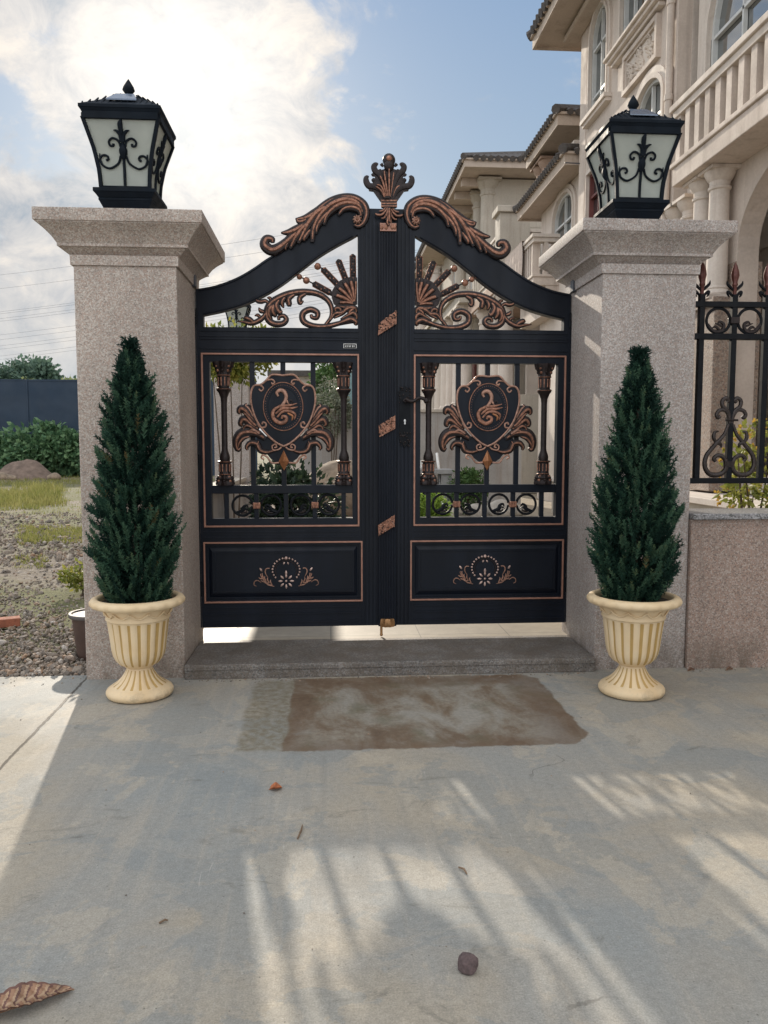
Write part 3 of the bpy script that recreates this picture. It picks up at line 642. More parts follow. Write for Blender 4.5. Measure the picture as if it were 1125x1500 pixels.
        orn(mb, pts, c3, tuple(v*1.35 for v in w), Y-.006, 1, .7, 5, rw=.36)
    fin(mb, 'fan_scrollwork', ['bronze', 'copper', 'orange_copper'], smooth=True)
    # ---- acanthus scroll on top of the arch
    mb = MB(); Y = -.042
    orn(mb, [(205, 440), (178, 448), (150, 425), (135, 375), (150, 325), (200, 293), (262, 290), (330, 312), (392, 355), (440, 400), (480, 440)], c2, (5, 11.5, 7), Y, 1, .7, 6, .5)
    for pts, w in (([(165, 400), (175, 360), (215, 345), (262, 355), (292, 392)], (3, 8, 3)), ([(152, 380), (180, 335), (240, 322), (305, 345), (355, 395), (372, 448)], (3, 11, 3.5)), ([(150, 350), (195, 312), (262, 306), (335, 338), (395, 400), (428, 470), (436, 548)], (3, 11, 4)),
                   ([(330, 330), (400, 375), (448, 430), (480, 490), (512, 556)], (4, 11, 3.5)), ([(300, 345), (360, 392), (404, 450), (415, 500)], (3, 8, 2.5)), ([(430, 420), (490, 475), (530, 530), (556, 588)], (4, 10, 3)), ([(440, 470), (478, 525), (478, 545)], (3, 7, 2.5)),
                   ([(500, 475), (548, 525), (586, 565), (606, 605)], (3, 9, 3)), ([(540, 520), (580, 575), (580, 598)], (2, 6, 2)), ([(560, 535), (610, 580), (628, 604)], (3, 7, 2)),
                   ([(380, 340), (420, 385), (470, 415), (528, 424)], (4, 9, 2)), ([(440, 400), (480, 430), (510, 436), (520, 418)], (3, 6, 2)), ([(470, 440), (520, 480), (560, 498), (606, 503)], (4, 9, 2)),
                   ([(520, 490), (570, 545), (620, 588), (662, 600), (694, 572), (684, 540), (655, 540), (652, 560)], (5, 11, 4)), ([(600, 590), (640, 612), (680, 600), (700, 570)], (3, 7, 3))):
        orn(mb, pts, c2, tuple(v*1.42 for v in w), Y-.004, 1, .6, 5, rw=.36)
    fl = gp(*c2(187, 414)); 
    for k in range(9):
        a = 2*PI*k/9; mb.tube([Vector((fl.x, Y-.016, fl.z)), Vector((fl.x+.016*math.cos(a), Y-.02, fl.z+.016*math.sin(a))), Vector((fl.x+.029*math.cos(a), Y-.012, fl.z+.029*math.sin(a)))], [.004, .0085, .004], 6, 2, .8)
    mb.ball((fl.x, Y-.022, fl.z), .009, 8, 6, 1)
    fin(mb, 'acanthus_scroll', ['bronze', 'copper', 'copper_light'], smooth=True)
    # ---- side specific pieces
    if side > 0:
        mb = MB(); x0, x1 = gx(553.5, 640), gx(580, 640); zt = gz(330, 566); mb.box(x0, x1, -.052, -.031, ZB-.002, zt)
        nfl = 7
        for i in range(nfl):
            x = x0+(x1-x0)*(i+.5)/nfl; mb.tube([(x, -.052, ZB+.03), (x, -.052, zt-.02)], .0068, 8, 0)
        post = mb.build('centre_post', 'black', root)
        for pts in (((130, 192), (265, 95), (265, 196), (122, 286)), ((128, 984), (256, 905), (256, 1008), (132, 1074))):
            q = [gp(530+a/5.357, 440+b/5.357) for a, b in pts]; clasp(q, post)
        clasp([gp(553, 768), gp(577, 753), gp(577, 769), gp(553.5, 783)], post)
        mb = MB(); z = ZB; 
        mb.lathe([(.052, -.004), (.057, .012), (.052, .045), (.046, .05)], ((x0+x1)/2, -.03, z), 20, 0, lambda a, zz, r: 1+.07*math.cos(10*a)); mb.build('post_foot', 'brass', post, smooth=True)
        mb = MB(); xx = gx(558, 920); mb.tube([(xx, -.045, ZB+.02), (xx, -.045, .098)], .0085, 10, 0); mb.ball((xx, -.045, .098), .011, 8, 6); mb.build('drop_bolt', 'brass', root, smooth=True)
        finial(root)
        # handle plate and lever
        mb = MB(); xa, xb = gx(584, 600), gx(600, 600); xm = (xa+xb)/2
        pl = [(xm, gz(566)), (xb+.004, gz(575)), (xb, gz(588)), (xb, gz(630)), (xb+.003, gz(642)), (xm, gz(656)), (xa-.003, gz(642)), (xa, gz(630)), (xa, gz(588)), (xa-.004, gz(575))]
        mb.ext(pl, -.052, -.036, 'y')
        random.seed(5)
        for (z0, z1) in ((gz(568), gz(592)), (gz(634), gz(654))):
            for i in range(26): mb.ball((random.uniform(xa, xb), -.052, random.uniform(min(z0, z1), max(z0, z1))), random.uniform(.004, .007), 6, 4, 1)
        h = mb.build('handle_plate', ['black2', 'bronze'], root, smooth=True)
        mb = MB(); zc = gz(588); 
        mb.tube([(xm, -.05, zc), (xm, -.085, zc)], .013, 10)
        P = smoothpts([(xm, -.088, zc+.01), (xm+.03, -.09, zc-.006), (xm+.06, -.09, zc-.002), (xm+.085, -.09, zc+.014), (xm+.115, -.09, zc+.012), (xm+.135, -.088, zc-.004), (xm+.14, -.084, zc-.016)], 5)
        mb.tube(P, taper(len(P), .014, .0115, .013), 10); mb.ball((xm+.138, -.086, zc-.004), .019, 10, 8)
        mb.build('lever', 'bronze', h, smooth=True)
        mb = MB(); kx, kz = xm, gz(618.5); mb.ball((kx, -.053, kz+.006), (.0085, .004, .011), 10, 6); mb.box(kx-.005, kx+.005, -.057, -.05, kz-.016, kz+.003); mb.build('keyhole', 'steel', h)
    else:
        mb = MB(); x0, x1 = gx(503, 508), gx(522, 508); z0, z1 = onY(512, 511.5, 0).z, onY(512, 504.5, 0).z
        mb.box(x0, x1, -.0345, -.029, z0, z1, 1); ring_ext(mb, x0, x1, z0, z1, .0035, -.037, -.0335, 0)
        for i, w in enumerate((.008, .006, .009, .005, .009, .006)):
            xx = x0+.011+i*.0112; zz = (z0+z1)/2; mb.box(xx, xx+w*.75, -.0362, -.034, zz-.0062, zz-.002, 0); mb.box(xx, xx+.0022, -.0362, -.034, zz-.0019, zz+.006, 0); mb.box(xx+w*.5, xx+w*.75, -.0362, -.034, zz-.0019, zz+.006, 0)
        mb.build('nameplate', ['white_paint', 'black2'], root)
    # hinge brackets
    for zz in (.42, 1.25, 2.18):
        mb = MB(); mb.tube([(XO-.004, -.036, zz-.05), (XO-.004, -.036, zz+.05)], .007, 10); fin(mb, 'hinge', 'black2', smooth=True)
    return root
def clasp(q, post):
    mb = MB(); mb.ext([(p.x, p.z) for p in q], -.072, -.05, 'y')
    random.seed(int(q[0].z*1000)); a, b, c, d = q
    for i in range(60):
        s, t = random.random(), random.random(); p = (a*(1-s)+b*s)*(1-t)+(d*(1-s)+c*s)*t
        mb.ball((p.x, -.072, p.z), (random.uniform(.004, .008), .006, random.uniform(.004, .007)), 6, 4, random.choice((0, 0, 1, 2)))
    mb.build('copper_clasp', ['copper', 'copper_light', 'bronze'], post, smooth=True)
def finial(root):
    mb = MB(); Y = -.045
    def two(pts, w, **k):
        orn(mb, pts, cfn, w, k.pop('y', Y), **k)
        orn(mb, [(1102-x, yy) for x, yy in pts], cfn, w, k.pop('y', Y), **k)
    back = [(420, 820), (300, 650), (230, 640), (200, 560), (300, 520), (330, 400), (360, 330), (470, 300), (551, 180)]
    pp = [gp(*cfn(*p)) for p in back]; pm = [gp(*cfn(1102-x, y)) for x, y in reversed(back[:-1])]
    mb.ext([(p.x, p.z) for p in pp+pm], -.05, -.02, 'y')
    c = gp(*cfn(551, 150)); mb.ball((c.x, Y, c.z), (.041, .026, .042), 14, 10, 0); mb.ball((c.x, Y-.02, c.z+.004), (.02, .012, .018), 10, 8, 1); mb.ball((c.x, Y-.006, c.z-.035), (.034, .024, .04), 12, 8, 0)
    two([(520, 790), (470, 560), (400, 400), (330, 330), (305, 260), (335, 225), (362, 240)], (4, 9, 6), ridge=0, depth=.8)
    two([(490, 800), (420, 660), (320, 590), (225, 570), (180, 500), (185, 440), (218, 445)], (4, 9.5, 6), ridge=0, depth=.8)
    two([(440, 330), (400, 330), (420, 300)], (3, 6, 2), ridge=0); two([(300, 420), (290, 380), (350, 430)], (2, 5, 2), ridge=0); two([(300, 520), (300, 470), (340, 510)], (2, 6, 2), ridge=0); two([(455, 260), (430, 215), (450, 230)], (2, 5, 2), ridge=0)
    for pts in ([(535, 790), (505, 600), (480, 420), (470, 330)], [(515, 790), (470, 600), (430, 480), (395, 410)], [(495, 790), (450, 650), (400, 580), (340, 570)], [(480, 790), (440, 690), (380, 625), (325, 590)]):
        two(pts, (2.2, 4.2, 2.0), y=Y-.018, depth=.8, rw=.6)
    orn(mb, [(551, 790), (551, 600), (551, 420), (551, 285)], cfn, (2.4, 4.2, 3), Y-.02, rw=.6)
    for yy in (818, 865, 908):
        a, b = gp(*cfn(420, yy)), gp(*cfn(682, yy)); mb.tube([(a.x, Y-.004, a.z), (b.x, Y-.004, b.z)], .0085, 10, 1); 
    a, b = gp(*cfn(432, 925)), gp(*cfn(670, 800)); mb.box(a.x, b.x, -.056, -.03, a.z, b.z, 0)
    two([(530, 930), (480, 1010), (420, 1060), (345, 1055), (335, 1030)], (3, 5, 3.5), y=Y-.02, rw=.55); two([(540, 930), (515, 1040), (470, 1110), (415, 1120)], (3, 5, 2.5), y=Y-.024, rw=.55); two([(500, 930), (450, 985), (380, 1000)], (3, 4.5, 2.5), y=Y-.016, rw=.55)
    two([(545, 940), (530, 1100), (520, 1190), (551, 1240)], (2, 4.5, 3), y=Y-.026, rw=.55); orn(mb, [(551, 930), (551, 1080), (551, 1200)], cfn, (3, 5, 2), Y-.03, rw=.6)
    a, b = gp(*cfn(402, 1318)), gp(*cfn(668, 1195)); mb.box(a.x, b.x, -.066, -.05, a.z, b.z, 2)
    for e in (430, 500, 600, 640): c = gp(*cfn(e, 1255)); mb.ball((c.x, -.066, c.z), (.012, .006, .018), 8, 5, 1)
    mb.build('shell_finial', ['bronze', 'copper', 'trimcopper'], root, smooth=True)
leaf(1); leaf(-1)

# ------------------------------------------------------------------ ground
mb = MB(); n = 60
def gh(x, y): return -.035+.03*math.sin(x*.9+1.3)*math.sin(y*.7)+.02*math.sin(x*2.3+y*1.7)
xs = [-600, -300, -150, -80]+[-50+i*1.0 for i in range(101)]+[80, 150, 300, 600]; ys = [-60, -20]+[-6+i*.75 for i in range(75)]+[60, 80, 120, 200, 400, 900]
vs = [(x, y, -.16 if (x > -1.4 or y < -.5) and -9 < y < 30 and x < 30 else (gh(x, y) if -50 < x < 50 and -6 < y < 50 else -.035)) for y in ys for x in xs]; w = len(xs)
mb.add(vs, [(j*w+i, j*w+i+1, (j+1)*w+i+1, (j+1)*w+i) for j in range(len(ys)-1) for i in range(w-1)])
struct(mb.build('ground', 'dirt', smooth=True, recalc=False))
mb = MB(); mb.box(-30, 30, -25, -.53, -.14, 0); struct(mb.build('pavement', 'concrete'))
mb = MB(); mb.box(-1.25, 16, -.085, 26, -.2, .083); struct(mb.build('courtyard_paving', 'paving'))
mb = MB(); mb.box(-.848, 1.588, -.665, -.089, .0, .086)
mb.box(-.848, 1.588, -.672, -.664, .052, .080)
o = mb.build('gate_step', 'granite_dark', bevel=.008); tag(o, 'dark grey granite step lying under the gate between the pillars', 'step')

# ------------------------------------------------------------------ gate pillars and their caps
def pillar(cx, label, m, hw=.283, cy=-.28, dz=0, H=2.635, ch=.45, group='granite gate pillars'):
    root = thing('gate_pillar', (cx, cy, dz), label, 'pillar', group)
    mb = MB(); mb.box(cx-hw, cx+hw, cy-hw*1.2, cy+hw*1.2, dz-.02, H-.275); mb.build('shaft', m, root, bevel=.007)
    k = ch/.45; mb = MB()
    prof = [(.279, H-0.2770), (.295, H-0.2770), (.297, H-0.2232), (.303, H-0.2158), (.318, H-0.2027), (.338, H-0.1879), (.347, H-0.1823), (.356, H-0.1804), (.356, H-0.1655), (.362, H-0.1562), (.378, H-0.1321), (.402, H-0.1060), (.428, H-0.0837), (.440, H-0.0744), (.440, H-0.0688), (.448, H-0.0670), (.450, H-0.0614), (.450, H-0.0019), (.447, H)]
    mb.rings([[(cx-r*k, cy-r*k-hw*.2*(1 if r < .3 else .4), z), (cx+r*k, cy-r*k-hw*.2*(1 if r < .3 else .4), z), (cx+r*k, cy+r*k+hw*.2*(1 if r < .3 else .4), z), (cx-r*k, cy+r*k+hw*.2*(1 if r < .3 else .4), z)] for r, z in prof])
    mb.build('cap', m, root, smooth=True, angle=20); return root
pillar(-1.137, 'pinkish granite gate pillar left of the gate, beside the brown flowerpot', 'granite_pink')
pillar(1.879, 'greyish granite gate pillar right of the gate, where the iron fence starts', 'granite_grey')

# ------------------------------------------------------------------ lanterns
def lamp(cx, cy, z0, label, s=1.0, group='lanterns on the pillars'):
    root = thing('pillar_lamp', (cx, cy, z0), label, 'lantern', group)
    Z = lambda z: z0+z*s
    bz = .198; Hh = .375
    wtab = [(0, .137), (.27, .143), (.57, .163), (.84, .193), (1, .211)]
    def W(t):
        for (a, wa), (b, wb) in zip(wtab, wtab[1:]):
            if t <= b: q = (t-a)/(b-a); q = q; return wa+(wb-wa)*q
        return wtab[-1][1]
    mb = MB()
    for (a, za, b, zb) in ((.118, 0, .118, .018), (.110, .018, .110, .06), (.112, .06, .15, .135), (.152, .135, .152, .15), (.152, .15, .172, .178), (.176, .178, .176, .2)):
        mb.frustum((cx-a*s, cx+a*s, cy-a*s, cy+a*s, Z(za)), (cx-b*s, cx+b*s, cy-b*s, cy+b*s, Z(zb)))
    mb.build('base', 'lamp_black', root, bevel=.003)
    mb = MB(); T = [i/10 for i in range(11)]
    for sx in (-1, 1):
        for sy in (-1, 1):
            rs = []
            for t in T:
                w = W(t)*s; h = .0105*s; x, y, z = cx+sx*w, cy+sy*w, Z(bz+Hh*t)
                rs.append([(x-h, y-h, z), (x+h, y-h, z), (x+h, y+h, z), (x-h, y+h, z)])
            mb.rings(rs)
    for t, a in ((0, .02), (1, .03)):
        w = W(t)*s; z = Z(bz+Hh*t)
        for ax in (0, 1):
            for e in (-1, 1):
                if ax: mb.box(cx-w, cx+w, cy+e*w-.011*s, cy+e*w+.011*s, z-a*s*.3, z+a*s)
                else: mb.box(cx+e*w-.011*s, cx+e*w+.011*s, cy-w+.012*s, cy+w-.012*s, z-a*s*.3+.001, z+a*s-.001)
    mb.build('frame', 'lamp_black', root, bevel=.002)
    # four curved frosted panels, each with its scrolls
    for k in range(4):
        rot = Matrix.Rotation(k*PI/2, 4, 'Z')
        def pt(u, z, d=0.0):
            t = max(0, min(1, z/Hh)); v = rot @ Vector((u*s, -(W(t)-.004)*s-d*s, 0)); return Vector((cx+v.x, cy+v.y, Z(bz+z)))
        mb = MB(); rs = []
        for t in T:
            w = W(t)-.012; rs.append([pt(-w, t*Hh), pt(w, t*Hh), pt(w, t*Hh, -.005), pt(-w, t*Hh, -.005)])
        mb.rings(rs); pane = mb.build('glass_panel', 'frosted', root, smooth=True, angle=60)
        mb = MB(); q = .00108
        def sc_(pts, w):
            P = [pt((x-545)*q, (660-y)*.001014, .006) for x, y in smoothpts([(a, b) for a, b in pts], 5)]
            ws = [v*s for v in taper(len(P), *w)]; mb.tube(P, ws, 7)
        sc_([(545, 290), (545, 400), (545, 500), (545, 655)], (.008, .0085, .0085)); sc_([(545, 425), (545, 460), (545, 495)], (.01, .024, .012))
        sc_([(545, 300), (540, 330), (545, 370)], (.004, .015, .012))
        for e in (-1, 1):
            f = lambda pts: [(545+e*x, y) for x, y in pts]
            sc_(f([(5, 410), (10, 375), (25, 357), (42, 352)]), (.012, .010, .002)); sc_(f([(10, 440), (22, 405), (50, 392), (70, 408), (66, 428), (50, 430), (48, 418)]), (.007, .0065, .007))
            sc_(f([(14, 480), (30, 520), (75, 546), (112, 530), (124, 500), (108, 480), (86, 482), (80, 498), (92, 506)]), (.007, .0065, .007))
            sc_(f([(112, 530), (122, 500), (124, 470)]), (.004, .005, .003))
        mb.build('scroll', 'lamp_black', pane, smooth=True)
    # roof with ribbed tiles, solar panel and finial
    mb = MB(); e = .225; mb.frustum((cx-.208*s, cx+.208*s, cy-.208*s, cy+.208*s, Z(.588)), (cx-e*s, cx+e*s, cy-e*s, cy+e*s, Z(.622)))
    mb.frustum((cx-e*s*1.015, cx+e*s*1.015, cy-e*s*1.015, cy+e*s*1.015, Z(.6225)), (cx-e*s*1.015, cx+e*s*1.015, cy-e*s*1.015, cy+e*s*1.015, Z(.640)))
    mb.frustum((cx-e*s, cx+e*s, cy-e*s, cy+e*s, Z(.6405)), (cx-.05*s, cx+.05*s, cy-.05*s, cy+.05*s, Z(.755)))
    for k in range(4):
        rot = Matrix.Rotation(k*PI/2, 4, 'Z')
        for i in range(-6, 7):
            x0 = i*e/6.5; lim = abs(x0); t1 = min(1, (e-lim)/(e-.05)) if lim > .05 else 1
            if t1 < .08: continue
            a = rot @ Vector((x0*s, -e*s*.95, 0)); b = rot @ Vector((x0*s, -(e-(e-.05)*t1)*s, 0))
            mb.tube([(cx+a.x, cy+a.y, Z(.643)), (cx+b.x, cy+b.y, Z(.645+.125*t1))], .0042*s, 6)
    roof = mb.build('roof', 'lamp_black', root)
    for k in (0, 2):
        mb = MB(); rot = Matrix.Rotation(k*PI/2, 4, 'Z'); v = []
        for d in (.012, .004):
            for (x, t) in ((-.085, .25), (.085, .25), (.052, .78), (-.052, .78)):
                p = rot @ Vector((x*s, -(e-(e-.05)*t)*s, 0)); v.append((cx+p.x, cy+p.y, Z(.6405+.1245*t+d+.006)))
        mb.add(v, [(0, 1, 2, 3), (7, 6, 5, 4), (0, 4, 5, 1), (1, 5, 6, 2), (2, 6, 7, 3), (3, 7, 4, 0)])
        mb.build('solar_panel', 'solar', roof)
    mb = MB(); mb.lathe([(.04*s, Z(.76)), (.045*s, Z(.772)), (.026*s, Z(.782)), (.02*s, Z(.79)), (.036*s, Z(.812)), (.03*s, Z(.83)), (.012*s, Z(.86)), (.002*s, Z(.875))], (cx, cy, 0), 16); mb.build('roof_finial', 'lamp_black', roof, smooth=True, angle=60)
    return root
lamp(onY(174.5, 180, -.52).x, -.28, 2.636, 'lantern on the pillar left of the gate, against the bright sky')
lamp(onY(949, 180, -.52).x, -.28, 2.636, 'lantern on the pillar right of the gate, in front of the villa')

# ------------------------------------------------------------------ urns and cypresses
def urn(cx, cy, label):
    NF = 19
    root = thing('urn_planter', (cx, cy, 0), label, 'planter', 'cream urn planters')
    n = NF*6
    def seg(name, prof, grv, amp, zr, mats=('urn', 'urn_groove'), parent=root):
        mb = MB()
        def mod(a, z, r):
            if zr[0] < z < zr[1]:
                ph = (a/(2*PI)*NF) % 1; return 1-amp*(1 if ph < .08 or ph > .75 else 0)+amp*.35*math.sin(PI*ph)
            return 1
        mb.lathe(prof, (cx, cy, 0), n, 0, mod)
        for a in range(len(prof)-1):
            zm = (prof[a][1]+prof[a+1][1])/2
            if zr[0] < zm < zr[1]:
                for i in range(n):
                    if i % 6 in (5, 0): mb.m[a*n+i] = 1
        return mb.build(name, list(mats), parent, smooth=True, angle=50)
    seg('foot', [(.15, .0), (.170, .008), (.177, .022), (.177, .034), (.170, .046), (.158, .054), (.150, .060), (.142, .063), (.140, .066), (.115, .083), (.094, .105), (.078, .130), (.068, .152), (.066, .163), (.06, .165)], 1, .035, (.068, .15))
    body = seg('bowl', [(.06, .160), (.074, .163), (.080, .170), (.104, .183), (.122, .204), (.134, .232), (.141, .265), (.147, .32), (.154, .375), (.160, .418), (.163, .425), (.169, .430), (.169, .437), (.165, .443), (.167, .455), (.172, .475), (.182, .492), (.18, .500)], 1, .035, (.185, .42))
    mb = MB()   # swags round the collar
    for k in range(12):
        a0 = 2*PI*k/12; P = []
        for j in range(9):
            t = j/8; a = a0+2*PI/12*t; z = .478-.026*math.sin(PI*t); r = .172+(z-.455)*.4; P.append((cx+r*math.cos(a), cy+r*math.sin(a), z))
        mb.tube(P, .0045, 6)
    mb.build('swag', 'urn', body, smooth=True)
    seg('rim', [(.176, .494), (.205, .496), (.228, .500), (.242, .507), (.248, .518), (.247, .530), (.240, .540), (.228, .546), (.216, .548), (.207, .545), (.200, .535), (.197, .49), (.18, .485)], 1, .02, (.503, .535), ('urn', 'urn'))
    mb = MB(); random.seed(int(cx*100)); N_ = 40
    mb.lathe([(.001, .52), (.1, .522), (.198, .515)], (cx, cy, 0), N_, 0, lambda a, z, r: 1, False); mb.build('soil', 'soil', root)
    return root
UL = (onY(205, 1000, -.93).x, -.93); UR = (onY(925, 1000, -1.075).x, -1.075)
urn(*UL, 'cream fluted urn planter before the left pillar, beside the gravel lot'); urn(*UR, 'cream fluted urn planter before the right pillar, beside the low granite wall')

def cypress(cx, cy, z0, z1, label, seed, prof, lean):
    rnd = random.Random(seed)
    root = thing('potted_cypress', (cx, cy, z0), label, 'conifer', 'cypress trees in urns')
    mb = MB(); mb.tube([(cx, cy, z0-.03), (cx+lean*.3, cy, z0+(z1-z0)*.5), (cx+lean*.8, cy, z1-.1)], [.02, .014, .004], 8); mb.build('trunk', 'soil', root, smooth=True)
    mb = MB(); H = z1-z0
    def Rr(t):
        for (a, ra), (b, rb) in zip(prof, prof[1:]):
            if t <= b: q = (t-a)/(b-a); return ra+(rb-ra)*q
        return prof[-1][1]
    ph = [(rnd.uniform(0, 6.28), rnd.uniform(2, 5), rnd.uniform(3, 11)) for _ in range(4)]
    def lump(a, t): return 1+.07*sum(math.sin(k*a+p+m*t*4) for p, k, m in ph)/1.6
    tones = []
    def spray(p, d, L, tone, wd=.0055):
        side = d.cross(Vector((rnd.uniform(-1, 1), rnd.uniform(-1, 1), rnd.uniform(-1, 1)))).normalized(); nn = d.cross(side)
        p0 = p-d*L*.3; w = .003; vs = [p0-side*w, p0+side*w, p0+d*L]; fs = [(0, 1, 2)]; m = rnd.randint(6, 8)
        for j in range(m):
            tt = .05+.85*j/m; b = p0+d*L*tt; e = 1 if j % 2 else -1; ax = side if j % 4 < 2 else nn
            dv_ = (d*.8+ax*e*.75).normalized()*(L*.48*(1.1-tt*.65)); k = len(vs); ww = d*wd
            vs += [b-ww, b+ww, b+dv_]; fs.append((k, k+1, k+2))
        mb.add(vs, fs); tones.extend([max(0, min(1, tone+rnd.uniform(-.10, .10)))]*len(vs))
    # dense dark interior first, then the visible fronds
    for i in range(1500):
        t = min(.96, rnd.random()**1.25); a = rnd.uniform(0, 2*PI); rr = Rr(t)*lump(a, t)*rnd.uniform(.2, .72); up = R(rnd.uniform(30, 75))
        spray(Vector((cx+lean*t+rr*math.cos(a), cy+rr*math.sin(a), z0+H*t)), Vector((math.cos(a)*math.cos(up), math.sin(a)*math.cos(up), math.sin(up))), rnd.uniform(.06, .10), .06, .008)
    for i in range(1150):
        t = min(.93-.04*rnd.random(), 1-(1-rnd.random())**.66); a = rnd.uniform(0, 2*PI); out = rnd.choice((rnd.uniform(.80, .98), rnd.uniform(.62, .85))); proud = rnd.random() < .13
        rr = Rr(t)*lump(a, t)*out; up = R(rnd.uniform(38, 66)) if t < .86 else R(rnd.uniform(70, 88)); a2 = a+rnd.uniform(-.35, .35)
        d = Vector((math.cos(a2)*math.cos(up), math.sin(a2)*math.cos(up), math.sin(up))); F = rnd.uniform(.07, .12)*(1.35 if proud else 1)*(1 if t < .8 else max(.42, .75-(t-.8)*2.2))
        tip = Vector((cx+lean*t+rr*math.cos(a), cy+rr*math.sin(a), z0+H*t))+d*F*(.38 if proud else .12); base = tip-d*F
        s1 = d.cross(Vector((math.sin(a), -math.cos(a), rnd.uniform(-.5, .5)))).normalized(); s2 = d.cross(s1)
        tone = rnd.random()**1.4*(.75+.5*(out > .8)); brown = rnd.random() < .015; tone = .97 if brown else min(.72, tone)
        for j in range(7):
            q = .15+.85*j/6; sd = (s1 if j % 2 else -s1)*rnd.uniform(.25, .7)+s2*rnd.uniform(-.35, .35)
            spray(base+d*F*q*.9, (d+sd*(1-q*.6)).normalized(), rnd.uniform(.038, .06)*(1.15-.35*q), tone if brown else min(.86, tone+.12*q))
    for k in range(7):
        for j in range(6): spray(Vector((cx+lean*.98+rnd.uniform(-.012, .012), cy+rnd.uniform(-.012, .012), z1-.16+.03*j-.012*k)), Vector((rnd.uniform(-.30, .30), rnd.uniform(-.30, .30), 1)).normalized(), rnd.uniform(.03, .055)*(1.25-.10*j), rnd.uniform(.1, .6))
    cr_ = mb.build('crown', 'conifer', root, recalc=False); at = cr_.data.attributes.new('tone', 'FLOAT', 'POINT'); at.data.foreach_set('value', tones); return root
P1_ = [(0, .175), (.04, .195), (.12, .228), (.214, .234), (.356, .230), (.546, .202), (.69, .170), (.83, .108), (.93, .045), (1, .003)]
P2_ = [(0, .165), (.055, .195), (.157, .238), (.26, .242), (.36, .240), (.46, .216), (.565, .182), (.666, .154), (.77, .122), (.87, .076), (.95, .032), (1, .003)]
cypress(UL[0], UL[1], .53, onY(190, 492, UL[1]).z, 'dark green cypress tree growing from the urn before the left pillar', 3, P1_, onY(190, 497, UL[1]).x-UL[0])
cypress(UR[0], UR[1], .53, onY(937, 506, UR[1]).z, 'dark green cypress tree growing from the urn before the right pillar', 8, P2_, onY(937, 507, UR[1]).x-UR[0])

# ------------------------------------------------------------------ low wall and iron fence on the right
WX0, WX1 = 2.164, 9.0
root = thing('fence_wall', (WX0, -.47, 0), 'low reddish granite wall under the iron fence at the right', 'wall')
mb = MB(); mb.box(WX0, WX1, -.645, -.30, -.03, .915); mb.build('wall_body', 'granite_wall', root, bevel=.004)
mb = MB(); mb.box(WX0, WX1, -.675, -.27, .9155, .951); mb.build('coping', 'granite_cap', root, bevel=.005)
FY = -.47
def fx(px, py): return onY(px, py, FY).x
def fz(py): return onY(1070, py, FY).z
fence = thing('iron_fence', (fx(1024, 700), FY, .95), 'black iron fence with spear tips and scrolls on the low granite wall', 'fence')
X1 = fx(1023.5, 570); SP = (fx(1118, 570)-X1)/2; NB = 30
ZT = [fz(446.5), fz(493.5), fz(704)]; tipz = fz(384)
for z, h in ((ZT[0], .017), (ZT[1], .018), (ZT[2], .017)):
    mb = MB(); mb.box(WX0-.0+.001, X1+SP*NB, FY-.02, FY+.02, z-h, z+h); mb.build('rail', 'black2', fence, bevel=.003)
for k in range(5):
    mb = MB(); x = X1+SP*(k*6+3.5); mb.box(x-.02, x+.02, FY-.02, FY+.02, .951, ZT[2]-.017); mb.build('stub_post', 'black2', fence)
spear0 = circ0 = lyre0 = None
def dupm(o, dx, parent):
    c = o.copy(); COL.objects.link(c); c.parent = parent; c.location = (o.location.x+dx, o.location.y, o.location.z); return c
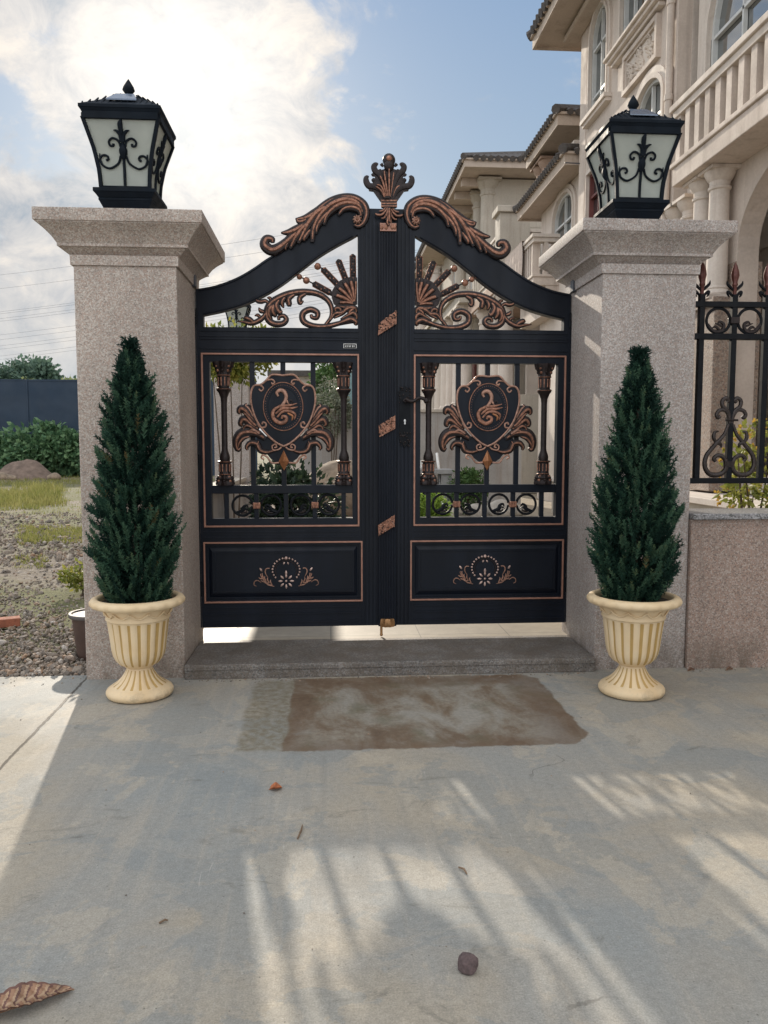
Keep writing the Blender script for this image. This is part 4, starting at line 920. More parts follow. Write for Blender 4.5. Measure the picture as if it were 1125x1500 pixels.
for i in range(NB):
    x = X1+SP*i
    if i == 0:
        mb = MB(); mb.box(x-.017, x+.017, FY-.017, FY+.017, ZT[2]+.015, ZT[0]+.06); bar0 = mb.build('bar', 'black2', fence, bevel=.003)
        zb = ZT[0]+.05; h = tipz-zb; mb = MB()
        mb.lathe([(.012, zb), (.013, zb+h*.28), (.019, zb+h*.33), (.015, zb+h*.40), (.022, zb+h*.52), (.026, zb+h*.60), (.023, zb+h*.72), (.012, zb+h*.9), (.001, tipz)], (x, FY, 0), 8, 1)
        for e in (-1, 1):
            P = smoothpts([(x+e*.008, FY, zb+h*.18), (x+e*.03, FY, zb+h*.28), (x+e*.046, FY, zb+h*.36), (x+e*.05, FY, zb+h*.46)], 5); mb.tube(P, taper(len(P), .007, .010, .002), 6, 0)
            P = smoothpts([(x+e*.006, FY, zb-h*.02), (x+e*.03, FY, zb+h*.1), (x+e*.043, FY, zb+h*.13), (x+e*.04, FY, zb+h*.04), (x+e*.03, FY, zb-h*.02)], 5); mb.tube(P, taper(len(P), .007, .010, .003), 6, 0)
        spear0 = mb.build('spear_tip', ['black2', 'spear'] if False else ['black2', 'copper_dark'] if 'copper_dark' in M else ['black2', 'bronze'], fence, smooth=True)
    else:
        dupm(bar0, SP*i, fence); dupm(spear0, SP*i, fence)
    if i % 2 == 1:
        if circ0 is None:
            zc = (ZT[0]+ZT[1])/2; rr = (ZT[0]-ZT[1])/2-.022; circ0 = []
            for e in (-1, 1):
                mb = MB(); cxx = x+e*(rr+.024); 
                P = [(cxx+rr*math.cos(R(a)), FY-.004, zc+rr*math.sin(R(a))) for a in range(0, 361, 12)]; mb.tube(P, .0095, 8, 0, .9)
                for pts, w in (([(-.9, -.3), (-.4, -.85), (.3, -.8), (.45, -.3), (.1, -.1), (-.1, -.35)], .17), ([(.2, -.85), (-.2, -.5), (-.5, -.6)], .13), ([(.4, -.5), (.1, -.35), (-.3, -.2)], .1)):
                    Q = smoothpts([(cxx-e*u*rr, FY-.006, zc+v*rr) for u, v in pts], 5); mb.tube(Q, [v*rr for v in taper(len(Q), w*.7, w, w*.3)], 6, 1, .8)
                circ0.append(mb.build('scroll_circle', ['black2', 'bronze'], fence, smooth=True))
            mb = MB(); mb.box(x-.028, x+.028, FY-.026, FY+.022, zc-.02, zc+.02); circ0.append(mb.build('clasp', 'bronze', fence, bevel=.004))
            lyre0 = []
            k5 = 1/3.264
            for e in (-1, 1):
                mb = MB()
                def L(pts, w, mi=0):
                    Q = []
                    for (a, b) in smoothpts(pts, 6):
                        zz = onY(1072, 320+b*k5, FY).z; Q.append((x+e*(208-a)*k5*(4.73/FPX), FY-.012, zz))
                    mb.tube(Q, [v*k5*4.73/FPX*.84 for v in taper(len(Q), *w)], 8, mi, .8)
                L([(196, 985), (175, 1035), (130, 1085), (90, 1135), (84, 1185), (112, 1222), (165, 1222), (192, 1190), (184, 1150), (152, 1132), (128, 1148), (138, 1160)], (9, 15, 11))
                L([(202, 980), (192, 925), (165, 900), (162, 872), (180, 860), (192, 872), (182, 880)], (9, 13, 10)); L([(202, 960), (180, 920), (150, 918), (134, 938), (142, 954), (154, 946)], (8, 12, 10))
                L([(122, 1092), (140, 1072), (160, 1080), (164, 1096)], (8, 12, 4)); L([(140, 1074), (125, 1050), (128, 1024), (148, 1018)], (8, 12, 4))
                lyre0.append(mb.build('lyre_scroll', 'bronze_shiny' if 'bronze_shiny' in M else 'bronze', fence, smooth=True))
            mb = MB(); zz = fz(320+965*k5); mb.tube([(x-.04, FY-.02, zz), (x+.04, FY-.02, zz)], .007, 8); zz = fz(320+1175*k5); mb.box(x-.024, x+.024, FY-.024, FY+.02, zz-.018, zz+.018)
            lyre0.append(mb.build('collar', 'bronze', fence))
        else:
            for o in circ0+lyre0: dupm(o, SP*(i-1), fence)
# bracket boxes at the pillars
for (x0, x1, z) in ((1.571, 1.596, 2.33), (-.856, -.831, 2.33)):
    mb = MB(); mb.box(x0, x1, -.13, -.07, z+.02, z+.11); o = mb.build('sensor_box', 'dark_box', bevel=.004, loc=((x0+x1)/2, -.1, z+.02))
    tag(o, 'small dark box fixed to the side of the %s pillar above the gate' % ('right' if x0 > 0 else 'left'), 'sensor')

# ------------------------------------------------------------------ villas
def arch_poly(a0, a1, z0, zs, zt, n=14):
    """window outline: straight sides from z0 to zs, elliptic head up to zt"""
    c, r = (a0+a1)/2, (a1-a0)/2
    return [(a0, z0), (a1, z0)]+[(c+r*math.cos(PI*i/n), zs+(zt-zs)*math.sin(PI*i/n)) for i in range(n+1)]
def rect_poly(a0, a1, z0, z1): return [(a0, z0), (a1, z0), (a1, z1), (a0, z1)]
def window(parent, X, a0, a1, z0, zs, zt=None, trim=.14, cols=2, transom=None, sill=True, fm='win_frame', tm='stucco_light', axis='x', bars=.035, deep=.055):
    """surround proud of the wall, recessed frame and its pane (axis x: wall faces -X, axis y: wall faces -Y)"""
    out = arch_poly(a0, a1, z0, zs, zt) if zt else rect_poly(a0, a1, z0, zs)
    top = zt or zs
    mb = MB(); big = arch_poly(a0-trim, a1+trim, z0, zs, zt+trim) if zt else rect_poly(a0-trim, a1+trim, z0, zs+trim)
    mb.ext(big, X-.045, X+.02, axis, [[(p, q+(.0 if q > z0+.01 else .003)) for p, q in out]])
    big2 = arch_poly(a0-trim*.45, a1+trim*.45, z0, zs, zt+trim*.45) if zt else rect_poly(a0-trim*.45, a1+trim*.45, z0, zs+trim*.45)
    mb.ext(big2, X-.07, X-.043, axis, [[(p, q+(.0 if q > z0+.01 else .003)) for p, q in out]])
    if sill:
        if axis == 'x':
            mb.box(X-.15, X+.05, a0-trim*1.5, a1+trim*1.5, z0-.07, z0-.001); mb.box(X-.11, X+.05, a0-trim*1.3, a1+trim*1.3, z0-.13, z0-.071)
        else:
            mb.box(a0-trim*1.5, a1+trim*1.5, X-.15, X+.05, z0-.07, z0-.001)
    mb.build('window_surround', tm, parent)
    mb = MB(); ins = arch_poly(a0+bars*1.4, a1-bars*1.4, z0+bars*1.4, zs, zt-bars*1.4) if zt else rect_poly(a0+bars*1.4, a1-bars*1.4, z0+bars*1.4, zs-bars*1.4)
    mb.ext(out, X+deep-.05, X+deep+.02, axis, [ins])
    def bar(p0, p1, q0, q1):
        if axis == 'x': mb.box(X+deep-.04, X+deep+.015, p0, p1, q0, q1)
        else: mb.box(p0, p1, X+deep-.04, X+deep+.015, q0, q1)
    for i in range(1, cols):
        p = a0+(a1-a0)*i/cols; bar(p-bars/2, p+bars/2, z0+.03, top-.06)
    for t in (transom or ()): bar(a0+.02, a1-.02, t-bars*.6, t+bars*.6)
    w = mb.build('window', fm, parent)
    mb = MB(); mb.ext(out, X+deep+.021, X+deep+.03, axis); mb.build('pane', 'glass', w)
def hiproof(parent, x0, x1, y0, y1, z, pitch=.42, over=.02, mat_='tile_roof', fascia='soffit', tiles=.2):
    """hipped tile roof with a boxed eave underneath"""
    mb = MB(); mb.box(x0+.05, x1-.05, y0+.05, y1-.05, z-.05, z); mb.box(x0, x1, y0, y0+.06, z-.10, z+.10); mb.box(x0, x1, y1-.06, y1, z-.10, z+.10); mb.box(x0, x0+.06, y0+.061, y1-.061, z-.10, z+.10); mb.box(x1-.06, x1, y0+.061, y1-.061, z-.10, z+.10)
    mb.box(x0-.05, x1+.05, y0-.05, y1+.05, z+.101, z+.15)
    mb.build('eave', fascia, parent)
    mb = MB(); hw = min(x1-x0, y1-y0)/2; zz = z+.152
    def slope(p, d, s, L):                               # p corner, d along the eave, s up the slope
        nu = max(4, int(L/tiles)); 
        per = 6
        for k in range(nu):
            for side in (0,):
                u = (k+.5)/nu*L; lim = min(u, L-u); run = min(lim, hw)
                if run < .12: continue
                a = p+d*u; b = a+s*run+Vector((0, 0, run*pitch))
                mb.tube([a-s*.09+Vector((0, 0, -.02)), a+Vector((0, 0, .02)), b+Vector((0, 0, .02))], [tiles*.42]*3, per, 0, None)
    slope(Vector((x0, y0, zz)), Vector((1, 0, 0)), Vector((0, 1, 0)), x1-x0); slope(Vector((x0, y1, zz)), Vector((1, 0, 0)), Vector((0, -1, 0)), x1-x0)
    slope(Vector((x0, y0, zz)), Vector((0, 1, 0)), Vector((1, 0, 0)), y1-y0); slope(Vector((x1, y0, zz)), Vector((0, 1, 0)), Vector((-1, 0, 0)), y1-y0)
    A, B, C, D = Vector((x0-.06, y0-.06, zz)), Vector((x1+.06, y0-.06, zz)), Vector((x1+.06, y1+.06, zz)), Vector((x0-.06, y1+.06, zz))
    h = hw*pitch+.03
    if x1-x0 < y1-y0: E, F = Vector(((x0+x1)/2, y0+hw, zz+h)), Vector(((x0+x1)/2, y1-hw, zz+h)); mb.add([A, B, C, D, E, F], [(0, 1, 4), (1, 2, 5, 4), (2, 3, 5), (3, 0, 4, 5), (3, 2, 1, 0)])
    else: E, F = Vector((x0+hw, (y0+y1)/2, zz+h)), Vector((x1-hw, (y0+y1)/2, zz+h)); mb.add([A, B, C, D, E, F], [(0, 1, 5, 4), (1, 2, 5), (2, 3, 4, 5), (3, 0, 4), (3, 2, 1, 0)])
    for a, b in ((A, E), (B, F if x1-x0 >= y1-y0 else E), (C, F), (D, E if x1-x0 >= y1-y0 else F)): mb.tube([a+Vector((0, 0, .03)), b+Vector((0, 0, .05))], .10, 8)
    mb.build('roof', mat_, parent)
def balcony(parent, x0, x1, y0, y1, z0, zs, zr, step=.26, mat_='stucco', bw=.12, bd=.17, near=True, top=.17):
    """slab, flat balusters along the outer (-X) side and the near (-Y) end, moulded rail"""
    mb = MB(); mb.box(x0, x1, y0, y1, z0, zs); mb.box(x0-.03, x1, y0-.03, y1+.03, zs+.001, zs+.06); mb.build('balcony_slab', mat_, parent, bevel=.01)
    mb = MB(); mb.box(x0-.05, x0+.22, y0-.05, y1+.04, zr-top*.45, zr); mb.box(x0-.015, x0+.185, y0-.01, y1, zr-top, zr-top*.451)
    if near: mb.box(x0+.22, x1, y0-.05, y0+.2, zr-top*.45, zr-.001); mb.box(x0+.185, x1, y0-.01, y0+.17, zr-top, zr-top*.452)
    mb.build('balcony_rail', 'stucco_light', parent, bevel=.008)
    n = int((y1-y0-.2)/step)
    for i in range(n+1):
        y = y1-.12-i*step; mb = MB(); mb.box(x0+.01, x0+.01+bd, y-bw/2, y+bw/2, zs+.06, zr-top); mb.build('baluster', mat_, parent)
    if near:
        m = int((x1-x0-.2)/step)
        for i in range(1, m+1): x = x0+.08+i*step; mb = MB(); mb.box(x-bw/2, x+bw/2, y0+.01, y0+.01+bd*.8, zs+.06, zr-top); mb.build('baluster', mat_, parent)
def column(parent, x, y, z0, z1, r, m='stucco_light', n=24):
    H = z1-z0; mb = MB()
    mb.box(x-r*1.45, x+r*1.45, y-r*1.45, y+r*1.45, z0, z0+r*.35)
    mb.lathe([(r*1.35, r*.35), (r*1.42, r*.55), (r*1.3, r*.8), (r*1.1, r*.95), (r*1.18, r*1.1), (r*1.02, r*1.3), (r, r*1.5), (r*.93, H-r*2.1), (r*1.08, H-r*2.0), (r*1.1, H-r*1.8), (r*.95, H-r*1.7), (r*.97, H-r*1.25), (r*1.2, H-r*1.0), (r*1.45, H-r*.5), (r*1.5, H-r*.3)], (x, y, z0), n)
    mb.box(x-r*1.55, x+r*1.55, y-r*1.55, y+r*1.55, z1-r*.3, z1); mb.build('column', m, parent, smooth=True, angle=30)

# --- nearest villa
V1 = thing('villa', (4.9, 6, 0), 'nearest beige three-storey villa with slatted balcony, carved relief panel and arched porch', 'villa', 'villas in a row')
FX = 4.9
w1 = arch_poly(8.80, 9.72, 7.46, 8.72, 9.22); w1b = rect_poly(8.80, 9.72, 5.0, 6.42)
w2 = rect_poly(6.85, 8.15, 7.98, 9.28); w3 = arch_poly(6.38, 7.42, 5.1, 6.50, 6.86)
mb = MB(); mb.ext(rect_poly(6.0, 10.35, .0, 9.36), FX, FX+.25, 'x', [w1, w1b, w2, w3]); mb.box(FX+.251, 14, 10.1, 10.349, 0, 9.36); mb.box(FX+.25, FX+.45, 6.0, 6.2, 0, 9.36)
mb.box(FX-.012, FX, 9.98, 10.34, .8, 9.3)
mb.build('wall', 'stucco', V1)
mb = MB(); mb.box(5.6, 13.5, 6.3, 9.9, .2, 9.2); mb.build('inner_core', 'win_dark', V1)
BX = 5.1
w4 = arch_poly(3.05, 5.42, 5.0, 6.75, 7.85, 18); slot = rect_poly(5.80, 5.985, 5.3, 9.2)
mb = MB(); mb.ext(rect_poly(-4.0, 5.999, 0, 9.36), BX, BX+.25, 'x', [w4, slot, rect_poly(1.0, 5.2, 1.0, 4.6)]); mb.build('balcony_wall', 'stucco_light', V1)
mb = MB(); mb.box(BX+.12, BX+.14, 5.79, 5.995, 5.3, 9.2); mb.build('slot_glass', 'glass', V1)
window(V1, FX, 8.80, 9.72, 7.46, 8.72, 9.22, trim=.13, cols=2, transom=(7.78, 8.62))
window(V1, FX, 8.80, 9.72, 5.0, 6.42, None, trim=.10, cols=2, transom=(6.0,), fm='door_red')
window(V1, FX, 6.85, 8.15, 7.98, 9.28, None, trim=.12, cols=3, transom=(8.9,))
mb = MB(); mb.box(FX-.22, FX, 6.35, 8.5, 7.86, 7.91); mb.box(FX-.17, FX, 6.40, 8.45, 7.80, 7.859); mb.box(FX-.11, FX, 6.45, 8.4, 7.74, 7.799); mb.build('window_ledge', 'stucco_light', V1, bevel=.01)
window(V1, FX, 6.38, 7.42, 5.1, 6.50, 6.86, trim=.17, cols=2, transom=(6.3,))
window(V1, BX, 3.05, 5.42, 5.0, 6.75, 7.85, trim=.17, cols=3, transom=(6.75,))
# relief panel : frame and carved spray
mb = MB(); a0, a1, b0, b1 = 6.58, 7.95, 7.08, 7.70
mb.ext(rect_poly(a0, a1, b0, b1), FX-.08, FX, 'x', [rect_poly(a0+.07, a1-.07, b0+.07, b1-.07)]); mb.ext(rect_poly(a0+.07, a1-.07, b0+.07, b1-.07), FX-.045, FX, 'x', [rect_poly(a0+.11, a1-.11, b0+.11, b1-.11)]); mb.build('relief_frame', 'stucco', V1)
mb = MB(); rnd = random.Random(4); mb.box(FX-.006, FX+.01, a0+.11, a1-.11, b0+.11, b1-.11)
for i in range(12):
    y, z = rnd.uniform(a0+.17, a1-.3), b0+.14; P = [(FX-.014, y, z)]
    for j in range(6): y += rnd.uniform(-.02, .09); z += rnd.uniform(.02, .07); P.append((FX-.016, max(a0+.16, min(a1-.16, y)), min(b1-.16, z)))
    P = smoothpts(P, 3); mb.tube(P, taper(len(P), .01, .013, .005), 6)
    for p in P[3::2]:
        for q in range(3): mb.ball((FX-.02, p.y+rnd.uniform(-.05, .05), p.z+rnd.uniform(-.05, .05)), (.03, rnd.uniform(.014, .028), rnd.uniform(.012, .026)), 6, 4)
mb.build('carved_relief', 'stucco_light', V1, smooth=True)
mb = MB(); mb.tube([(FX-.06, 6.12, .8), (FX-.06, 6.12, 9.3)], .05, 12)
for z in (6.3, 7.6, 8.9): mb.tube([(FX-.06, 6.12, z-.04), (FX-.06, 6.12, z+.04)], .062, 12); mb.box(FX-.06, FX, 6.1, 6.14, z-.015, z+.015)
mb.build('drainpipe', 'stucco', V1, smooth=True)
mb = MB(); mb.tube([(FX-.0, 10.30, 6.85), (FX-.30, 10.34, 6.87)], .012, 6); mb.build('bracket', 'dark_box', V1)
balcony(V1, 4.5, 5.1, -1.2, 5.14, 4.74, 4.97, 5.76, near=False)
# porch below the balcony : arch plate, columns on piers, terrace
mb = MB(); pa = arch_poly(1.75, 4.24, .8, 3.75, 4.62, 20); mb.ext(rect_poly(-1.0, 4.62, .8, 4.739), 4.95, 5.22, 'x', [pa]); mb.build('porch_arch', 'stucco', V1)
mb = MB(); mb.box(4.93, 5.28, 4.245, 4.64, .8, 3.60); mb.build('porch_pier', 'porch_granite', V1, bevel=.01)
mb = MB(); mb.box(4.66, 4.93, 4.18, 5.02, .8, 3.06); mb.box(4.62, 4.93, 4.14, 5.06, 3.06, 3.16); mb.box(4.95, 5.35, 5.5, 6.4, .8, 2.3); mb.build('column_pier', 'porch_granite', V1, bevel=.01)
column(V1, 4.79, 4.42, 3.16, 4.735, .125); column(V1, 4.79, 4.84, 3.16, 4.735, .125)
column(V1, 4.98, 5.55, .84, 4.735, .14); column(V1, 4.98, 5.95, .84, 4.735, .14)
mb = MB(); mb.box(6.3, 6.5, -2, 9.8, .3, 4.9); mb.build('porch_back_wall', 'stucco_light', V1)
window(V1, 6.3, 2.3, 4.9, 1.0, 3.7, 4.2, trim=.16, cols=3, transom=(3.0,), fm='teal')
window(V1, 6.3, 5.4, 6.6, 1.0, 3.7, 4.2, trim=.16, cols=2, transom=(2.0, 3.0), fm='teal')
mb = MB(); mb.box(4.25, 12, -6, 9.6, .0835, .70); mb.build('terrace', 'stucco_grey', V1); mb = MB(); mb.box(4.17, 12, -6, 9.7, .7005, .775); mb.build('terrace_edge', 'stucco_light', V1, bevel=.008)
hiproof(V1, 4.12, 14, -5, 11.10, 9.42, .4)
mb = MB(); mb.box(4.6, 4.9, 5.2, 10.6, 9.22, 9.319); mb.build('cornice', 'soffit', V1, bevel=.03)

# --- second villa
V2 = thing('villa', (5.1, 10.8, 0), 'second beige villa behind the right lantern, with low tiled eave and sheet over its balcony', 'villa', 'villas in a row')
aw = arch_poly(11.25, 12.72, 5.4, 6.35, 6.78)
mb = MB(); mb.ext(rect_poly(10.75, 13.85, 0, 6.9), 5.1, 5.35, 'x', [aw]); mb.box(5.351, 12, 10.75, 10.99, 0, 6.9); mb.box(5.351, 12, 13.6, 13.849, 0, 6.9); mb.build('wall', 'stucco_light', V2)
window(V2, 5.1, 11.25, 12.72, 5.4, 6.35, 6.78, trim=.17, cols=2, transom=(6.2,))
mb = MB(); mb.box(5.9, 11, 11.1, 13.5, .2, 7); mb.build('inner_core', 'win_dark', V2)
hiproof(V2, 4.62, 6.4, 10.42, 14.3, 6.96, .35, tiles=.16)
mb = MB(); mb.box(5.25, 12, 11.2, 13.2, 6.9, 8.1); mb.box(4.95, 5.2, 10.9, 12.5, 6.95, 7.52); mb.build('upper_wall', 'stucco_light', V2)
column(V2, 4.95, 12.75, 6.95, 7.78, .16, 'stucco_brown'); column(V2, 4.95, 13.2, 6.95, 7.78, .16, 'stucco_brown')
hiproof(V2, 4.62, 12, 10.95, 13.5, 7.92, .4, tiles=.16)
balcony(V2, 4.52, 5.1, 12.28, 14.6, 4.92, 5.1, 6.03, .2, bw=.09)
mb = MB(); mb.box(4.8, 5.1, 12.3, 14.6, 4.3, 4.919); mb.build('bracket_band', 'stucco', V2)
# sheet hanging over the balcony rail
mb = MB(); rows = []
for j in range(16):
    z = 6.07-j*.075; r = []
    for i in range(40):
        y = 13.05+1.75*i/39; amp = .03*min(1, j/5); x = 4.44+amp*math.sin(i*.95)+.015*math.sin(i*2.1+j*.3)-(.0 if j else 0)
        r.append((x, y, z-.06*math.sin(i/39*PI)*j/15))
    rows.append(r)
back = [[(x+.012, y, z) for x, y, z in r] for r in rows]
k = len(rows[0]); vs = [p for r in rows for p in r]; fs = [(a*k+i, a*k+i+1, (a+1)*k+i+1, (a+1)*k+i) for a in range(15) for i in range(k-1)]
mb.add(vs, fs); mb.add([(4.44, 13.05, 6.07), (4.44, 14.8, 6.07), (4.80, 14.8, 6.075), (4.80, 13.05, 6.075)], [(0, 1, 2, 3)])
o = mb.build('draped_sheet', 'cloth', smooth=True, loc=(4.5, 13.9, 6.03)); tag(o, 'pale striped sheet hung to dry over the balcony of the second villa', 'sheet')

# --- third villa
V3 = thing('villa', (5.2, 20, 0), 'third greyer villa with broad eaves and paired corner columns, seen above the gate arch', 'villa', 'villas in a row')
aw = arch_poly(22.4, 24.0, 6.6, 8.3, 9.1); aw2 = arch_poly(26.5, 28.0, 6.6, 8.3, 9.1)
mb = MB(); mb.ext(rect_poly(20.0, 31, 0, 9.75), 5.2, 5.45, 'x', [aw, aw2]); mb.box(5.451, 12, 20.0, 20.25, 0, 9.75)
for z in (8.85, 9.3, 8.3): mb.box(6.0, 12, 19.985, 20.0, z-.015, z+.015)
mb.build('wall', 'stucco_grey', V3)
mb = MB(); mb.box(6.1, 11, 20.6, 30, .2, 9.5); mb.build('inner_core', 'win_dark', V3)
window(V3, 5.2, 22.4, 24.0, 6.6, 8.3, 9.1, trim=.2, cols=2, transom=(8.0,)); window(V3, 5.2, 26.5, 28.0, 6.6, 8.3, 9.1, trim=.2, cols=2, transom=(8.0,))
for (x, y) in ((5.05, 20.15), (5.05, 21.5), (5.05, 25.2)): column(V3, x, y, 6.3, 9.75, .24, 'stucco_grey')
hiproof(V3, 4.1, 13, 19.0, 32, 9.86, .4, tiles=.22)
for y in (20.2, 21.5, 23, 25, 27): mb = MB(); mb.box(4.2, 5.2, y-.08, y+.08, 9.56, 9.8); mb.build('eave_bracket', 'soffit', V3)
balcony(V3, 4.55, 8.4, 15.6, 19.95, 5.75, 5.98, 7.02, .3, 'stucco_grey', .1)
mb = MB(); mb.box(4.45, 5.25, 15.5, 16.1, 5.98, 7.42); mb.box(4.37, 5.33, 15.42, 16.18, 7.42, 7.58); mb.build('balcony_post', 'stucco_grey', V3, bevel=.015)
for x in (5.5, 6.1, 6.7): mb = MB(); mb.box(x-.03, x+.03, 15.62, 15.7, 5.98, 7.0); mb.build('grille_bar', 'win_dark', V3)
mb = MB(); mb.box(4.4, 8.4, 15.45, 19.95, 5.45, 5.749); mb.build('porch_soffit', 'stucco_brown', V3, bevel=.02)
mb = MB(); mb.box(4.5, 8.2, 15.7, 20, .1, 2.75); mb.build('porch_base', 'stucco_grey', V3)
for (x, y) in ((4.75, 16.0), (4.75, 17.1), (4.75, 18.8), (6.2, 16.0), (7.6, 16.0)): column(V3, x, y, 2.75, 5.45, .2, 'stucco_light')
mb = MB(); mb.box(6.2, 8.0, 19.4, 19.6, 2.75, 5.4); mb.build('porch_back_wall', 'stucco_light', V3)
for (y, h) in ((21.2, 0), (22.4, 0), (24.0, 0), (25.4, 0), (27.2, 0)): column(V3, 4.55, y, 2.6, 6.0, .24, 'stucco_light')
mb = MB(); mb.box(4.2, 5.2, 20.4, 31, 6.0, 6.3); mb.box(4.1, 5.2, 20.4, 31, 6.301, 6.42); mb.build('colonnade_slab', 'stucco_grey', V3)
mb = MB(); mb.box(4.2, 5.2, 20.4, 31, .1, 2.6); mb.build('colonnade_base', 'stucco_grey', V3)
mb = MB(); mb.box(5.12, 5.2, 22.6, 23.6, 2.7, 4.9); mb.build('door', 'door_red', V3)
for y in (20.9, 24.4, 26.0): mb = MB(); mb.box(5.13, 5.2, y, y+.9, 3.0, 5.2); mb.build('shutter', 'teal', V3)
# --- fourth villa, far end of the row
V4 = thing('villa', (5.0, 37, 0), 'farthest villa of the row, small behind the fan scrollwork of the right leaf', 'villa', 'villas in a row')
mb = MB(); mb.ext(rect_poly(37, 49, 0, 11.2), 6.0, 6.25, 'x', [arch_poly(40, 42, 7.2, 8.8, 9.6)]); mb.box(6.25, 14, 37, 37.25, 0, 11.2); mb.build('wall', 'stucco_grey', V4)
window(V4, 6.0, 40, 42, 7.2, 8.8, 9.6, trim=.2, cols=2)
hiproof(V4, 4.9, 15, 36, 50, 11.3, .4, tiles=.3)
for y in (37.4, 38.8, 43.2, 45): column(V4, 5.7, y, 6.6, 11.15, .3, 'stucco_light')
mb = MB(); mb.box(5.0, 6.0, 37, 49, 6.0, 6.5); mb.box(5.1, 6, 37, 49, 0, 3.0); mb.build('balcony_slab', 'stucco_light', V4)
for y in (37.5, 39.5, 41.5, 43.5): column(V4, 5.5, y, 3.0, 6.0, .28, 'stucco_light')

# ------------------------------------------------------------------ garden behind the gate
mb = MB(); mb.box(-1.24, .78, 2.6, 11.95, .0835, .17); struct(mb.build('planting_bed', 'earth'))
root = thing('garden_wall', (2, 12, .08), 'plain grey garden wall across the courtyard behind both gate leaves', 'wall')
mb = MB(); mb.box(-.55, 4.24, 12.0, 12.24, .0, 2.10); mb.build('wall_body', 'garden_wall', root); mb = MB(); mb.box(-.6, 4.24, 11.95, 12.29, 2.1005, 2.17); mb.build('coping', 'stucco_grey', root, bevel=.01)
root = thing('boundary_wall', (-1.4, 3, .0), 'low side wall running back from the left gate pillar', 'wall')
mb = MB(); mb.box(-1.44, -1.27, .08, 6.5, -.05, .85); mb.build('wall_body', 'garden_wall', root); mb = MB(); mb.box(-1.48, -1.23, .08, 6.5, .8505, .90); mb.build('coping', 'stucco_grey', root)
pillar(-1.44, 'slim grey granite pillar deep in the courtyard, behind the left gate leaf', 'granite_grey', hw=.255, cy=6.85, dz=.08, H=2.93, ch=.29)
lamp(-1.365, 6.85, 2.931, 'small lantern seen through the head of the left gate leaf', .84)

def leafbush(name, c, r, n, size, m, label, cat, seed, stems=3, group=None, flat=.0, clumps=14, shell=.45, aspect=.5, z0=None):
    rnd = random.Random(seed); base = (c[0], c[1], (c[2]-r[2]) if z0 is None else z0)
    root = thing(name, base, label, cat, group)
    mb = MB()
    for i in range(stems):
        a = rnd.uniform(0, 6.28); q = rnd.uniform(.2, .6)
        e = Vector((c[0]+r[0]*q*math.cos(a), c[1]+r[1]*q*math.sin(a), c[2]+r[2]*rnd.uniform(-.1, .5))); b = Vector(base)+Vector((rnd.uniform(-.05, .05), rnd.uniform(-.05, .05), -.03))
        mb.tube([b, b.lerp(e, .5)+Vector((rnd.uniform(-.05, .05)*r[0], 0, 0)), e], [max(.008, .028*r[2]), max(.006, .02*r[2]), max(.004, .008*r[2])], 6)
    mb.build('stem', 'bark', root)
    mb = MB(); cl = []
    for i in range(clumps):
        u = rnd.uniform(-1, 1); a = rnd.uniform(0, 6.28); s_ = math.sqrt(1-u*u); q = rnd.uniform(.45, .85)
        cl.append((Vector((c[0]+r[0]*q*s_*math.cos(a), c[1]+r[1]*q*s_*math.sin(a), c[2]+r[2]*q*u)), rnd.uniform(.22, .42)))
    for i in range(n):
        if rnd.random() < .8:
            o, f = rnd.choice(cl); d = Vector((rnd.gauss(0, 1), rnd.gauss(0, 1), rnd.gauss(0, 1))).normalized(); q = f*(shell+(1-shell)*rnd.random())
            p = o+Vector((d.x*r[0]*q, d.y*r[1]*q, d.z*r[2]*q))
        else:
            d = Vector((rnd.gauss(0, 1), rnd.gauss(0, 1), rnd.gauss(0, 1))).normalized(); q = rnd.uniform(.5, .95); p = Vector((c[0]+d.x*r[0]*q, c[1]+d.y*r[1]*q, c[2]+d.z*r[2]*q))
        if p.z < base[2]+.01: p.z = base[2]+.01+rnd.random()*.05
        L = size*rnd.uniform(.6, 1.25); t = (d+Vector((rnd.gauss(0, .6), rnd.gauss(0, .6), rnd.gauss(0, .4)-.15))).normalized(); s_ = t.cross(Vector((rnd.gauss(0, 1), rnd.gauss(0, 1), rnd.gauss(0, 1)))).normalized(); nn = t.cross(s_)
        w = L*aspect*.5; vs = [p, p+t*L*.45+s_*w+nn*L*.06, p+t*L, p+t*L*.45-s_*w+nn*L*.06]
        mb.add(vs, [(0, 1, 2), (0, 2, 3)])
    mb.build('crown', m, root, recalc=False); return root
leafbush('shrub', (-.42, 4.2, .60), (.62, .5, .62), 4200, .10, 'leaf_dark', 'dark leafy shrub in the courtyard behind the left leaf, beside the slim pillar', 'shrub', 11, 5)
leafbush('small_tree', (-1.10, 3.8, 2.40), (.50, .42, .38), 3200, .08, 'leaf_yellow', 'yellow-green small tree above the shield of the left leaf', 'tree', 12, 3, z0=.08)
leafbush('small_tree', (.10, 15.5, 2.9), (.75, .7, 1.0), 2600, .15, 'leaf_mid', 'green small tree behind the garden wall, seen beside the inner column of the left leaf', 'tree', 13, 3, z0=.08)
leafbush('clipped_bush', (.03, 11.5, 2.15), (.5, .42, .62), 3000, .07, 'leaf_grey', 'pale clipped bush rising before the garden wall behind the left leaf', 'bush', 14, 3, z0=.08)
leafbush('round_bush', (2.55, 9.2, .55), (.42, .38, .44), 3200, .075, 'leaf_mid', 'round green bush at the foot of the garden wall, behind the right shield', 'bush', 15, 4, z0=.09)
leafbush('bright_plant', (1.50, 6.3, .36), (.30, .26, .31), 2200, .11, 'leaf_bright', 'bright yellow-green plant seen low through the first scroll circle of the right leaf', 'plant', 16, 3, z0=.085, aspect=.25)
